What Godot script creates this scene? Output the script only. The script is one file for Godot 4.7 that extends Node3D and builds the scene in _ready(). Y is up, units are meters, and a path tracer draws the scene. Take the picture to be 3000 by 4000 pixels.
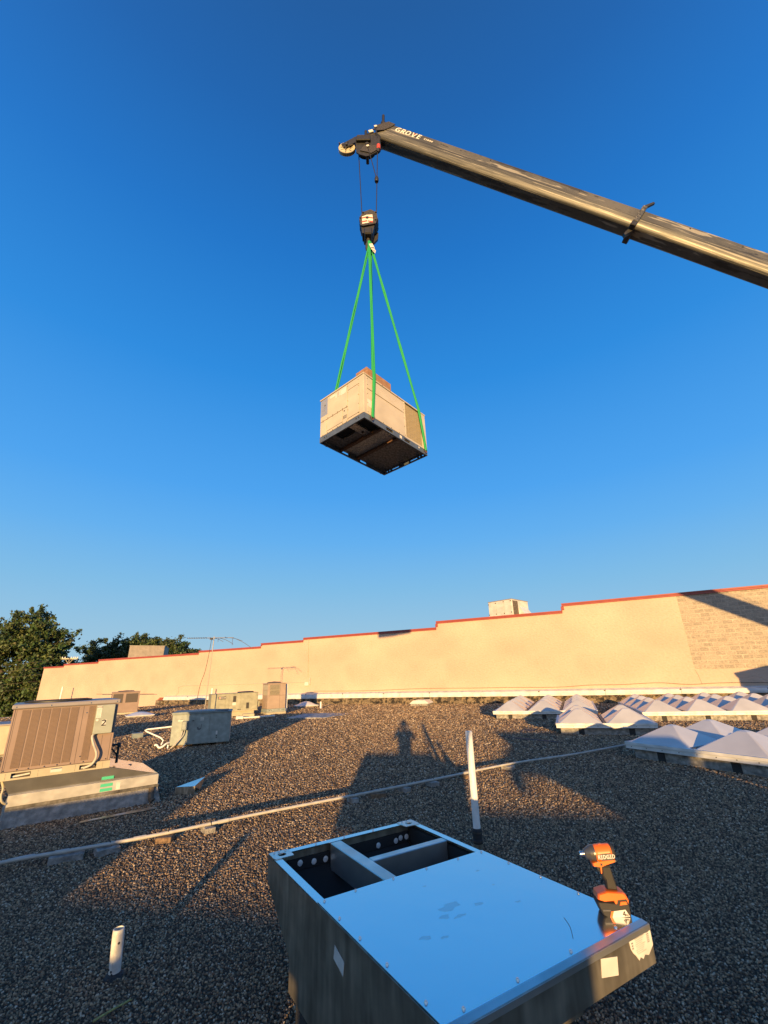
extends Node3D
# Rooftop at low sun: a crane lowers an air handling unit over a gravel roof.

const EYE := 1.65
const AZW := 30.53            # azimuth of the long wall's normal, degrees right of -Z
const DW := 27.3              # distance from the camera to the wall plane
var SUN := Vector3(0.03164, -0.07501, -0.99668)   # the way sunlight travels
var NW: Vector3
var WD: Vector3
var RN := Vector3(-0.0231, 1.0, 0.0135).normalized()
var T := {}
var MT := {}
var cache := {}
var taken := {}
var rng := RandomNumberGenerator.new()

# ------------------------------------------------------------------ helpers
func lin(r: float, g: float, b: float) -> Color:
	return Color(r, g, b).linear_to_srgb()

func roof_y(x: float, z: float) -> float:
	var d: float = maxf(0.0, NW.x * x + NW.z * z)
	return 0.0231 * x - 0.0135 * z - 0.22 * (d / 27.3) * (d / 27.3)

func on_roof(x: float, z: float, h := 0.0) -> Vector3:
	return Vector3(x, roof_y(x, z) + h, z)

func wall_pt(s: float, y: float, out := 0.0) -> Vector3:
	var p := NW * (DW - out) + WD * s
	return Vector3(p.x, y, p.z)

func frame(pos: Vector3, az: float, tilt := true) -> Transform3D:
	var a := deg_to_rad(az)
	var x := Vector3(sin(a), 0, -cos(a))
	var y := RN if tilt else Vector3.UP
	x = (x - y * x.dot(y)).normalized()
	return Transform3D(Basis(x, y, x.cross(y)), pos)

func numbered(called: String) -> String:
	if not taken.has(called):
		taken[called] = 0
		return called
	taken[called] += 1
	return "%s_%03d" % [called, taken[called]]

func tag(o: Node, label: String, category: String, group := "") -> Node:
	o.set_meta("label", label)
	o.set_meta("category", category)
	if group != "":
		o.set_meta("group", group)
	return o

func thing(called: String, label: String, category: String, xf: Transform3D, group := "") -> Node3D:
	var o := Node3D.new()
	o.name = numbered(called)
	add_child(o, true)
	o.transform = xf
	tag(o, label, category, group)
	return o

func part(parent: Node, called: String, mesh: Mesh, m: Material, pos := Vector3.ZERO, b := Basis()) -> MeshInstance3D:
	var o := MeshInstance3D.new()
	o.name = called
	o.mesh = mesh
	o.material_override = m
	o.transform = Transform3D(b, pos)
	parent.add_child(o, true)
	return o

func solo(called: String, label: String, category: String, mesh: Mesh, m: Material, xf: Transform3D, group := "") -> MeshInstance3D:
	var o := part(self, numbered(called), mesh, m)
	o.transform = xf
	tag(o, label, category, group)
	return o

func struct(called: String, mesh: Mesh, m: Material) -> MeshInstance3D:
	var o := part(self, called, mesh, m)
	o.set_meta("kind", "structure")
	return o

func st_new() -> SurfaceTool:
	var st := SurfaceTool.new()
	st.begin(Mesh.PRIMITIVE_TRIANGLES)
	return st

# convex polygon facing `o`
func face(st: SurfaceTool, p: Array, o: Vector3, col := Color(1, 1, 1)) -> void:
	var n: Vector3 = (p[1] - p[0]).cross(p[2] - p[0])
	if n.length() < 1e-12:
		n = o
	n = n.normalized()
	var q := p.duplicate()
	if n.dot(o) < 0:
		q.reverse()
		n = -n
	for i in range(1, q.size() - 1):
		for k in [0, i + 1, i]:
			st.set_normal(n)
			st.set_uv(Vector2(q[k].x, q[k].y))
			st.add_vertex(q[k])

func add_box(st: SurfaceTool, a: Vector3, b: Vector3, c := 0.0) -> void:
	var m := (a + b) * 0.5
	var h := (b - a).abs() * 0.5
	c = minf(c, minf(h.x, minf(h.y, h.z)) * 0.45)
	if c <= 0.0:
		for ax in 3:
			for sg in [-1.0, 1.0]:
				var n := Vector3.ZERO
				n[ax] = sg
				var u := Vector3.ZERO
				u[(ax + 1) % 3] = h[(ax + 1) % 3]
				var v := Vector3.ZERO
				v[(ax + 2) % 3] = h[(ax + 2) % 3]
				var o := m + n * h[ax]
				face(st, [o - u - v, o + u - v, o + u + v, o - u + v], n)
		return
	for ax in 3:
		var i1: int = (ax + 1) % 3
		var i2: int = (ax + 2) % 3
		for sg in [-1.0, 1.0]:
			var n := Vector3.ZERO
			n[ax] = sg
			var u := Vector3.ZERO
			u[i1] = h[i1] - c
			var v := Vector3.ZERO
			v[i2] = h[i2] - c
			var o := m + n * h[ax]
			face(st, [o - u - v, o + u - v, o + u + v, o - u + v], n)
			for s2 in [-1.0, 1.0]:      # the bevel between +-ax and +-i1
				var e1 := Vector3.ZERO
				e1[ax] = sg * h[ax]
				e1[i1] = s2 * (h[i1] - c)
				var e2 := Vector3.ZERO
				e2[ax] = sg * (h[ax] - c)
				e2[i1] = s2 * h[i1]
				var w := Vector3.ZERO
				w[i2] = h[i2] - c
				var nn := Vector3.ZERO
				nn[ax] = sg
				nn[i1] = s2
				face(st, [m + e1 - w, m + e1 + w, m + e2 + w, m + e2 - w], nn)
	for sx in [-1.0, 1.0]:
		for sy in [-1.0, 1.0]:
			for sz in [-1.0, 1.0]:
				var k := Vector3(sx * h.x, sy * h.y, sz * h.z)
				var d := Vector3(sx, sy, sz) * c
				face(st, [m + Vector3(k.x, k.y - d.y, k.z - d.z), m + Vector3(k.x - d.x, k.y, k.z - d.z), m + Vector3(k.x - d.x, k.y - d.y, k.z)], Vector3(sx, sy, sz))

func box(a: Vector3, b: Vector3, c := 0.004) -> ArrayMesh:
	var st := st_new()
	add_box(st, a, b, c)
	return st.commit()

func cbox(sx: float, sy: float, sz: float, c := 0.004) -> ArrayMesh:
	var key := "b%.4f_%.4f_%.4f_%.4f" % [sx, sy, sz, c]
	if not cache.has(key):
		cache[key] = box(Vector3(-sx, -sy, -sz) * 0.5, Vector3(sx, sy, sz) * 0.5, c)
	return cache[key]

func quads(list: Array) -> ArrayMesh:        # list of [pts, outward]
	var st := st_new()
	for q in list:
		face(st, q[0], q[1])
	return st.commit()

# extrude a polygon lying in XY from z0 to z1
func add_extrude(st: SurfaceTool, poly: PackedVector2Array, z0: float, z1: float) -> void:
	var idx := Geometry2D.triangulate_polygon(poly)
	for i in range(0, idx.size(), 3):
		var a := poly[idx[i]]
		var b := poly[idx[i + 1]]
		var c := poly[idx[i + 2]]
		face(st, [Vector3(a.x, a.y, z0), Vector3(b.x, b.y, z0), Vector3(c.x, c.y, z0)], Vector3(0, 0, -1 if z1 > z0 else 1))
		face(st, [Vector3(a.x, a.y, z1), Vector3(b.x, b.y, z1), Vector3(c.x, c.y, z1)], Vector3(0, 0, 1 if z1 > z0 else -1))
	var cw := Geometry2D.is_polygon_clockwise(poly)
	for i in poly.size():
		var a := poly[i]
		var b := poly[(i + 1) % poly.size()]
		var d := (b - a).normalized()
		var n := Vector3(d.y, -d.x, 0)
		if cw:
			n = -n
		face(st, [Vector3(a.x, a.y, z0), Vector3(b.x, b.y, z0), Vector3(b.x, b.y, z1), Vector3(a.x, a.y, z1)], n)

func extrude(pts: Array, z0: float, z1: float) -> ArrayMesh:
	var poly := PackedVector2Array()
	for p in pts:
		poly.append(Vector2(p[0], p[1]) if p is Array else p)
	var st := st_new()
	add_extrude(st, poly, z0, z1)
	return st.commit()

# rounded profile: like extrude with its rim narrowed (for moulded bodies)
func moulded(pts: Array, half: float, rim: float, inset: float) -> ArrayMesh:
	var poly := PackedVector2Array()
	for p in pts:
		poly.append(Vector2(p[0], p[1]))
	if Geometry2D.is_polygon_clockwise(poly):
		poly.reverse()
	var cen := Vector2.ZERO
	for p in poly:
		cen += p
	cen /= poly.size()
	var st := st_new()
	var rings := [[-half, inset], [-half + rim * 0.35, inset * 0.4], [-half + rim, 0.0], [half - rim, 0.0], [half - rim * 0.35, inset * 0.4], [half, inset]]
	var shr := []
	for r in rings:
		var off := Geometry2D.offset_polygon(poly, -r[1], Geometry2D.JOIN_MITER)
		var q := PackedVector2Array()
		for p in poly:
			if r[1] == 0.0:
				q.append(p)
			else:
				q.append(p + (cen - p).normalized() * r[1])
		shr.append(q)
	for k in range(rings.size() - 1):
		for i in poly.size():
			var j: int = (i + 1) % poly.size()
			var a: Vector2 = shr[k][i]
			var b: Vector2 = shr[k][j]
			var c: Vector2 = shr[k + 1][j]
			var d: Vector2 = shr[k + 1][i]
			var e := (poly[j] - poly[i]).normalized()
			var n := Vector3(e.y, -e.x, (rings[k][0] + rings[k + 1][0]) * 2.0)
			face(st, [Vector3(a.x, a.y, rings[k][0]), Vector3(b.x, b.y, rings[k][0]), Vector3(c.x, c.y, rings[k + 1][0]), Vector3(d.x, d.y, rings[k + 1][0])], n)
	for k in [0, rings.size() - 1]:
		var q: PackedVector2Array = shr[k]
		var idx := Geometry2D.triangulate_polygon(q)
		for i in range(0, idx.size(), 3):
			var zz: float = rings[k][0]
			face(st, [Vector3(q[idx[i]].x, q[idx[i]].y, zz), Vector3(q[idx[i + 1]].x, q[idx[i + 1]].y, zz), Vector3(q[idx[i + 2]].x, q[idx[i + 2]].y, zz)], Vector3(0, 0, zz))
	return st.commit()

func smooth_tri(st: SurfaceTool, a: Vector3, b: Vector3, c: Vector3, na: Vector3, nb: Vector3, nc: Vector3, ua := Vector2.ZERO, ub := Vector2.ZERO, uc := Vector2.ZERO) -> void:
	var n := (b - a).cross(c - a)
	if n.dot(na + nb + nc) < 0:     # make it counter-clockwise seen from outside, then emit clockwise
		var t := b
		b = c
		c = t
		t = nb
		nb = nc
		nc = t
		var tu := ub
		ub = uc
		uc = tu
	for k in [[a, na, ua], [c, nc, uc], [b, nb, ub]]:
		st.set_normal(k[1])
		st.set_uv(k[2])
		st.add_vertex(k[0])

func add_tube(st: SurfaceTool, pts: Array, r, sides := 8, caps := true) -> void:
	var rings := []
	var up := Vector3.UP
	for i in pts.size():
		var p: Vector3 = pts[i]
		var d: Vector3
		if i == 0:
			d = pts[1] - p
		elif i == pts.size() - 1:
			d = p - pts[i - 1]
		else:
			d = (pts[i + 1] - p).normalized() + (p - pts[i - 1]).normalized()
		d = d.normalized()
		if absf(d.dot(up)) > 0.95:
			up = Vector3(1, 0, 0.2).normalized() if absf(d.x) < 0.9 else Vector3(0, 0, 1)
		var u := (up - d * up.dot(d)).normalized()
		var v := d.cross(u)
		up = u
		var rr: float = r[i] if r is Array else r
		var ring := []
		for k in sides:
			var a := TAU * k / sides
			var n := u * cos(a) + v * sin(a)
			ring.append([p + n * rr, n])
		rings.append(ring)
	for i in range(rings.size() - 1):
		for k in sides:
			var j: int = (k + 1) % sides
			var a: Array = rings[i][k]
			var b: Array = rings[i][j]
			var c: Array = rings[i + 1][j]
			var d: Array = rings[i + 1][k]
			smooth_tri(st, a[0], b[0], c[0], a[1], b[1], c[1])
			smooth_tri(st, a[0], c[0], d[0], a[1], c[1], d[1])
	if caps:
		for e in [[0, 1], [rings.size() - 1, rings.size() - 2]]:
			var o: Vector3 = pts[e[0]] - pts[e[1]]
			var q := []
			for k in sides:
				q.append(rings[e[0]][k][0])
			face(st, q, o)

func tube(pts: Array, r, sides := 8) -> ArrayMesh:
	var st := st_new()
	add_tube(st, pts, r, sides)
	return st.commit()

func curve(pts: Array, n := 6) -> Array:        # Catmull-Rom through points
	var out := []
	for i in range(pts.size() - 1):
		var p0: Vector3 = pts[maxi(i - 1, 0)]
		var p1: Vector3 = pts[i]
		var p2: Vector3 = pts[i + 1]
		var p3: Vector3 = pts[mini(i + 2, pts.size() - 1)]
		for k in n:
			out.append(p1.cubic_interpolate(p2, p0, p3, float(k) / n))
	out.append(pts[-1])
	return out

func lathe(prof: Array, sides := 24) -> ArrayMesh:   # prof: [r, y] from bottom to top, about Y
	var st := st_new()
	for i in range(prof.size() - 1):
		var a: Array = prof[i]
		var b: Array = prof[i + 1]
		var e := Vector2(b[0] - a[0], b[1] - a[1])
		if e.length() < 1e-7:
			continue
		var n2 := Vector2(e.y, -e.x).normalized()
		for k in sides:
			var t0 := TAU * k / sides
			var t1 := TAU * (k + 1) / sides
			var c0 := Vector3(cos(t0), 0, sin(t0))
			var c1 := Vector3(cos(t1), 0, sin(t1))
			var n0 := c0 * n2.x + Vector3.UP * n2.y
			var n1 := c1 * n2.x + Vector3.UP * n2.y
			var pa: Vector3 = c0 * a[0] + Vector3.UP * a[1]
			var pb: Vector3 = c1 * a[0] + Vector3.UP * a[1]
			var pc: Vector3 = c1 * b[0] + Vector3.UP * b[1]
			var pd: Vector3 = c0 * b[0] + Vector3.UP * b[1]
			if a[0] > 1e-6:
				smooth_tri(st, pa, pb, pc, n0, n1, n1)
			if b[0] > 1e-6:
				smooth_tri(st, pa, pc, pd, n0, n1, n0)
	return st.commit()

func disc(r: float, t := 0.003, sides := 16) -> ArrayMesh:
	return lathe([[0, 0], [r, 0], [r, t], [0, t]], sides)

# flat plate in XZ with a round hole, top at y = 0
func holed_plate(x0: float, x1: float, z0: float, z1: float, cx: float, cz: float, r: float, t := 0.004) -> ArrayMesh:
	var st := st_new()
	var n := 24
	for k in n:
		var p := []
		for kk in [k, k + 1]:
			var a = TAU * kk / n
			var d := Vector2(cos(a), sin(a))
			var m := 1e9
			if d.x > 1e-6:
				m = minf(m, (x1 - cx) / d.x)
			if d.x < -1e-6:
				m = minf(m, (x0 - cx) / d.x)
			if d.y > 1e-6:
				m = minf(m, (z1 - cz) / d.y)
			if d.y < -1e-6:
				m = minf(m, (z0 - cz) / d.y)
			p.append([Vector3(cx + d.x * r, 0, cz + d.y * r), Vector3(cx + d.x * m, 0, cz + d.y * m)])
		face(st, [p[0][0], p[0][1], p[1][1], p[1][0]], Vector3.UP)
		var dn := Vector3(0, -t, 0)
		face(st, [p[0][0] + dn, p[0][1] + dn, p[1][1] + dn, p[1][0] + dn], Vector3.DOWN)
		face(st, [p[0][1], p[1][1], p[1][1] + dn, p[0][1] + dn], p[0][1] - Vector3(cx, 0, cz))
		face(st, [p[0][0], p[1][0], p[1][0] + dn, p[0][0] + dn], Vector3(cx, 0, cz) - p[0][0])
	return st.commit()

func text(parent: Node, called: String, words: String, height: float, m: Material, pos: Vector3, b := Basis(), bold := true, italic := false, depth := 0.002) -> MeshInstance3D:
	var f := SystemFont.new()
	f.font_names = PackedStringArray(["Droid Sans"])
	f.font_weight = 700 if bold else 400
	f.font_italic = italic
	var t := TextMesh.new()
	t.text = words
	t.font = f
	t.font_size = 32
	t.pixel_size = height / 32.0 * 1.35
	t.depth = depth
	return part(parent, called, t, m, pos, b)

# ------------------------------------------------------------------ textures and materials
func tex(key: String, size: int, fn: Callable) -> ImageTexture:
	var im := Image.create(size, size, false, Image.FORMAT_RGB8)
	for y in size:
		for x in size:
			im.set_pixel(x, y, fn.call(x, y))
	T[key] = ImageTexture.create_from_image(im)
	return T[key]

func noise(sd: int, freq: float, oct := 4, type := FastNoiseLite.TYPE_SIMPLEX_SMOOTH) -> FastNoiseLite:
	var n := FastNoiseLite.new()
	n.seed = sd
	n.frequency = freq
	n.fractal_octaves = oct
	n.noise_type = type
	return n

func grey_tex(key: String, sd: int, freq: float, lo: float, hi: float, oct := 4, size := 256) -> ImageTexture:
	var im: Image = noise(sd, freq, oct).get_seamless_image(size, size, false, false, 0.1, true)
	im.convert(Image.FORMAT_RGB8)
	var out := Image.create(size, size, false, Image.FORMAT_RGB8)
	for y in size:
		for x in size:
			var v: float = lerpf(lo, hi, im.get_pixel(x, y).r)
			out.set_pixel(x, y, Color(v, v, v))
	T[key] = ImageTexture.create_from_image(out)
	return T[key]

func normal_tex(key: String, sd: int, freq: float, strength: float, oct := 4, size := 256) -> ImageTexture:
	var im: Image = noise(sd, freq, oct).get_seamless_image(size, size, false, false, 0.1, true)
	im.convert(Image.FORMAT_L8)
	im.bump_map_to_normal_map(strength)
	T[key] = ImageTexture.create_from_image(im)
	return T[key]

func mat(key: String, col: Color, rough := 0.6, metal := 0.0, t := "", ts := 1.0, nm := "", ns := 0.5) -> StandardMaterial3D:
	var m := StandardMaterial3D.new()
	m.albedo_color = col
	m.roughness = rough
	m.metallic = metal
	if t != "" or nm != "":
		m.uv1_triplanar = true
		m.uv1_world_triplanar = true
		m.uv1_scale = Vector3.ONE * ts
	if t != "":
		m.albedo_texture = T[t]
	if nm != "":
		m.normal_enabled = true
		m.normal_texture = T[nm]
		m.normal_scale = ns
	MT[key] = m
	return m

func make_materials() -> void:
	grey_tex("mottle", 3, 0.012, 0.78, 1.0)
	grey_tex("soft", 5, 0.008, 0.88, 1.0, 4)
	grey_tex("grime", 9, 0.03, 0.45, 1.0, 5)
	grey_tex("blockface", 10, 0.03, 0.68, 1.0, 5)
	grey_tex("speckle", 11, 0.25, 0.3, 1.0, 2)
	grey_tex("smudge", 13, 0.012, 0.55, 1.0, 5)
	normal_tex("grit", 21, 0.2, 6.0, 3)
	normal_tex("dent", 23, 0.015, 3.0, 3)
	normal_tex("lump", 25, 0.06, 8.0, 4)
	# vertical streaks and dull blotches of weathered galvanised sheet
	var n1 := noise(31, 0.08, 3)
	var n2 := noise(32, 0.02, 4)
	tex("galv", 256, func(x, y):
		var v: float = 0.72 + 0.22 * n1.get_noise_2d(x, y * 0.12) + 0.25 * n2.get_noise_2d(x, y)
		v = clampf(v, 0.35, 1.0)
		return Color(v, v * 0.99, v * 0.96))
	# rust, tar and peeled render on the low parapet
	var n3 := noise(41, 0.03, 5)
	var n4 := noise(42, 0.09, 4)
	tex("peeled", 256, func(x, y):
		var a: float = n3.get_noise_2d(x, y) + 0.35 * n4.get_noise_2d(x, y)
		var c := Color(0.66, 0.58, 0.45)
		if a > -0.02:
			c = Color(0.32, 0.28, 0.23).lerp(Color(0.17, 0.16, 0.15), clampf((a + 0.02) * 4.0, 0, 1))
		elif a < -0.25:
			c = Color(0.6, 0.54, 0.46)
		return c)
	# paint of the boom worn to pale bare steel in streaks along its length
	var n5 := noise(51, 0.018, 5)
	var n6 := noise(52, 0.05, 3)
	var n7 := noise(53, 0.012, 3)
	var bim := Image.create(2048, 256, false, Image.FORMAT_RGB8)
	for y in 256:
		for x in 2048:
			var a: float = n5.get_noise_2d(x * 0.16, y * 2.2) + 0.4 * n6.get_noise_2d(x * 0.3, y * 2.0)
			var band: float = n7.get_noise_2d(x * 0.5, y * 0.6)
			var c := Color(0.26, 0.26, 0.245).lerp(Color(0.35, 0.345, 0.32), clampf(0.5 + band * 1.2 + n6.get_noise_2d(x * 1.5, y * 3.0) * 0.4, 0, 1))
			var thr: float = 0.34 - 0.26 * smoothstep(600.0, 1200.0, x) * (1.0 if y > 70 and y < 200 else 0.2)
			if a > thr:
				c = c.lerp(Color(0.58, 0.56, 0.51), clampf((a - thr) * 9.0, 0.0, 0.85))
			elif a < -0.3:
				c = c.lerp(Color(0.12, 0.12, 0.115), 0.6)
			bim.set_pixel(x, y, c)
	T["boom"] = ImageTexture.create_from_image(bim)

	mat("stucco", lin(0.55, 0.41, 0.31), 0.9, 0.0, "soft", 0.15, "grit", 0.25)
	mat("mortar", lin(0.54, 0.43, 0.32), 0.9, 0.0, "mottle", 0.6)
	for i in 4:
		var k: float = [1.0, 0.93, 0.87, 1.05][i]
		mat("block%d" % i, lin(0.48 * k, 0.405 * k, 0.31 * k), 0.95, 0.0, "blockface", 1.1 + 0.23 * i, "lump", 0.3)
	mat("coping", lin(0.31, 0.062, 0.04), 0.5, 0.0, "soft", 0.5)
	mat("white_metal", lin(0.72, 0.70, 0.66), 0.55, 0.0, "mottle", 0.7)
	mat("peeled", Color(0.8, 0.8, 0.8), 0.95, 0.0, "peeled", 0.35, "grit", 0.4)
	mat("brick_red", lin(0.36, 0.10, 0.06), 0.9, 0.0, "mottle", 3.0)
	mat("tar", lin(0.03, 0.029, 0.028), 0.75, 0.0, "mottle", 2.0, "grit", 0.7)
	mat("roof_base", lin(0.14, 0.097, 0.056), 0.95, 0.0, "speckle", 1.7, "grit", 1.0)
	mat("membrane", lin(0.62, 0.60, 0.56), 0.8, 0.0, "grime", 0.5)
	mat("galv", lin(0.78, 0.76, 0.70), 0.30, 0.85, "mottle", 0.9, "dent", 0.12)
	mat("galv_bright", lin(0.80, 0.76, 0.66), 0.34, 0.5, "mottle", 1.6, "dent", 0.12)
	mat("galv_dull", lin(0.72, 0.66, 0.56), 0.38, 0.8, "galv", 0.8, "dent", 0.15)
	var pm := mat("panel", lin(0.80, 0.81, 0.82), 0.16, 1.0, "", 1.0, "dent", 0.03)
	pm.uv1_scale = Vector3.ONE * 0.6
	mat("panel_dull", lin(0.74, 0.74, 0.75), 0.16, 1.0, "soft", 1.0, "dent", 0.08)
	var sm := mat("smear", lin(0.30, 0.32, 0.34), 0.6, 0.3)
	sm.transparency = BaseMaterial3D.TRANSPARENCY_ALPHA
	sm.albedo_color.a = 0.07
	mat("washer", lin(0.72, 0.72, 0.70), 0.4, 0.3)
	mat("insulation", lin(0.012, 0.012, 0.012), 0.9)
	mat("sticker", lin(0.62, 0.59, 0.53), 0.7, 0.0, "soft", 4.0)
	mat("print", lin(0.10, 0.10, 0.10), 0.8)
	mat("black", lin(0.012, 0.012, 0.012), 0.55)
	mat("dark_steel", lin(0.034, 0.033, 0.031), 0.45, 0.2, "mottle", 3.0)
	mat("worn_steel", lin(0.10, 0.09, 0.075), 0.5, 0.3, "grime", 3.0)
	mat("rubber", lin(0.016, 0.016, 0.017), 0.7)
	mat("pvc", lin(0.80, 0.79, 0.75), 0.45, 0.0, "soft", 3.0)
	mat("pvc_dirty", lin(0.74, 0.71, 0.63), 0.6, 0.0, "mottle", 5.0)
	mat("conduit", lin(0.52, 0.49, 0.43), 0.55, 0.0, "mottle", 2.0)
	mat("wood_block", lin(0.30, 0.19, 0.11), 0.9, 0.0, "grime", 4.0)
	mat("mauve", lin(0.285, 0.205, 0.165), 0.55, 0.0, "soft", 1.0)
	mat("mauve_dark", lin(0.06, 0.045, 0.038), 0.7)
	mat("lid", lin(0.30, 0.27, 0.26), 0.45, 0.0, "soft", 1.0)
	mat("rail_beige", lin(0.44, 0.39, 0.27), 0.6, 0.0, "soft", 2.0)
	mat("box_green", lin(0.33, 0.35, 0.29), 0.5, 0.0, "soft", 2.0)
	mat("sage", lin(0.30, 0.34, 0.31), 0.6, 0.0, "mottle", 1.5)
	mat("sage_dark", lin(0.21, 0.25, 0.24), 0.6, 0.0, "mottle", 1.5)
	mat("olive", lin(0.36, 0.35, 0.25), 0.6, 0.0, "mottle", 1.0)
	mat("tan_brown", lin(0.36, 0.27, 0.205), 0.6, 0.0, "soft", 1.0)
	mat("grille_dark", lin(0.07, 0.055, 0.045), 0.7)
	mat("load_tan", lin(0.53, 0.46, 0.35), 0.5, 0.0, "soft", 1.0)
	mat("load_rail", lin(0.13, 0.16, 0.20), 0.45, 0.3, "mottle", 2.0)
	mat("load_floor", lin(0.42, 0.36, 0.31), 0.6, 0.2, "grime", 2.0)
	mat("rust", lin(0.26, 0.13, 0.08), 0.8, 0.0, "grime", 2.0)
	mat("foil", lin(0.80, 0.76, 0.70), 0.3, 0.6, "grime", 2.5, "lump", 1.2)
	mat("coil", lin(0.36, 0.30, 0.205), 0.6, 0.1, "mottle", 6.0)
	mat("silver_label", lin(0.34, 0.36, 0.38), 0.35, 0.4)
	mat("card", lin(0.34, 0.185, 0.105), 0.9, 0.0, "mottle", 2.0)
	mat("sling", lin(0.012, 0.27, 0.07), 0.7)
	mat("yellow", lin(0.55, 0.42, 0.07), 0.6, 0.0, "grime", 6.0)
	mat("orange", lin(0.72, 0.13, 0.012), 0.4)
	mat("red_mark", lin(0.55, 0.05, 0.035), 0.6)
	mat("grip", lin(0.055, 0.05, 0.042), 0.75, 0.0, "speckle", 20.0)
	mat("chrome", lin(0.62, 0.60, 0.56), 0.22, 1.0)
	mat("gear", lin(0.12, 0.115, 0.10), 0.3, 0.6)
	mat("green_sticker", lin(0.06, 0.42, 0.24), 0.5)
	mat("cap_sheet", lin(0.50, 0.47, 0.42), 0.9, 0.0, "grime", 1.2, "grit", 0.6)
	mat("sky_white", lin(0.72, 0.71, 0.67), 0.5, 0.0, "mottle", 1.0)
	var ac := mat("acrylic", lin(0.56, 0.545, 0.52), 0.32, 0.0, "soft", 0.6)
	ac.clearcoat_enabled = true
	ac.clearcoat = 0.5
	ac.clearcoat_roughness = 0.2
	mat("dome", lin(0.66, 0.63, 0.60), 0.3, 0.0, "soft", 1.0)
	mat("roof_unit_white", lin(0.68, 0.64, 0.56), 0.6, 0.0, "mottle", 0.5)
	mat("roof_unit_grey", lin(0.24, 0.20, 0.17), 0.6, 0.0, "mottle", 0.6)
	mat("wood_grey", lin(0.22, 0.17, 0.12), 0.9, 0.0, "grime", 1.0)
	mat("bark", lin(0.10, 0.075, 0.055), 0.95, 0.0, "grime", 0.8)
	mat("grass", lin(0.06, 0.075, 0.03), 0.95, 0.0, "grime", 0.1)
	mat("aluminium", lin(0.30, 0.28, 0.25), 0.5, 0.5)
	var bm := StandardMaterial3D.new()
	bm.albedo_texture = T["boom"]
	bm.roughness = 0.46
	bm.metallic = 0.2
	MT["boom"] = bm
	var vm := StandardMaterial3D.new()
	vm.vertex_color_use_as_albedo = true
	vm.roughness = 0.85
	MT["stone"] = vm
	var lf := StandardMaterial3D.new()
	lf.vertex_color_use_as_albedo = true
	lf.roughness = 0.6
	lf.cull_mode = BaseMaterial3D.CULL_DISABLED
	lf.backlight_enabled = true
	lf.backlight = lin(0.03, 0.045, 0.01)
	MT["leaf"] = lf
	var bd := StandardMaterial3D.new()
	bd.vertex_color_use_as_albedo = true
	bd.roughness = 0.8
	MT["body"] = bd

# ------------------------------------------------------------------ camera, sky, sun
func make_view() -> void:
	var cam := Camera3D.new()
	cam.name = "camera"
	add_child(cam)
	cam.fov = 98.87
	cam.near = 0.05
	cam.far = 900.0
	cam.transform = Transform3D(Basis(Vector3.RIGHT, deg_to_rad(21.1)) * Basis(Vector3(0, 0, 1), -0.016), Vector3(0, EYE, 0))
	cam.current = true
	var sun := DirectionalLight3D.new()
	sun.name = "sun"
	add_child(sun)
	sun.look_at_from_position(Vector3.ZERO, SUN, Vector3.UP)
	sun.light_color = lin(1.0, 0.63, 0.25)
	sun.light_energy = 1.6
	sun.light_angular_distance = 0.5
	sun.shadow_enabled = true
	var stops := [[-90.0, 0.05, 0.045, 0.04], [-2.0, 0.10, 0.10, 0.10], [0.0, 0.42, 0.62, 0.73], [5.0, 0.32, 0.555, 0.74], [11.0, 0.21, 0.50, 0.79], [17.0, 0.12, 0.43, 0.86], [23.0, 0.068, 0.365, 0.86],
		[37.0, 0.018, 0.257, 0.735], [51.0, 0.004, 0.172, 0.58], [62.0, 0.001, 0.121, 0.43], [70.0, 0.0005, 0.10, 0.35], [90.0, 0.0, 0.08, 0.28]]
	var iw := 128
	var im := Image.create(iw, 512, false, Image.FORMAT_RGBF)
	for y in 512:
		var el := 90.0 - 180.0 * (y + 0.5) / 512.0
		var c := Color(stops[0][1], stops[0][2], stops[0][3])
		for i in range(stops.size() - 1):
			var a: Array = stops[i]
			var b: Array = stops[i + 1]
			if el >= a[0] and el <= b[0]:
				c = Color(a[1], a[2], a[3]).lerp(Color(b[1], b[2], b[3]), (el - a[0]) / (b[0] - a[0]))
		for x in iw:
			# Henyey-Greenstein glow round the sun, added out of view to warm the shade
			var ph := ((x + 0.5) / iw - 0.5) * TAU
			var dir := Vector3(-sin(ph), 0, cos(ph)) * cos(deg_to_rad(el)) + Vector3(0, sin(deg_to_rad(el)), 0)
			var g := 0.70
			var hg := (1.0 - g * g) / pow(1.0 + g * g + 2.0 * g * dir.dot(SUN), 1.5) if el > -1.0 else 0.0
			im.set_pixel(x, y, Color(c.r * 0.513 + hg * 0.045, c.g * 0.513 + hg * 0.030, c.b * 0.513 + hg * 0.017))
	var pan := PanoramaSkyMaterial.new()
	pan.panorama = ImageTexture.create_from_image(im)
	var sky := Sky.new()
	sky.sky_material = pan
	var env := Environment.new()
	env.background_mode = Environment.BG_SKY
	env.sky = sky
	env.tonemap_mode = Environment.TONE_MAPPER_LINEAR
	env.tonemap_exposure = 1.95
	env.sdfgi_enabled = true
	env.ssao_enabled = true
	env.ssil_enabled = true
	var we := WorldEnvironment.new()
	we.name = "environment"
	we.environment = env
	add_child(we)

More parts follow.
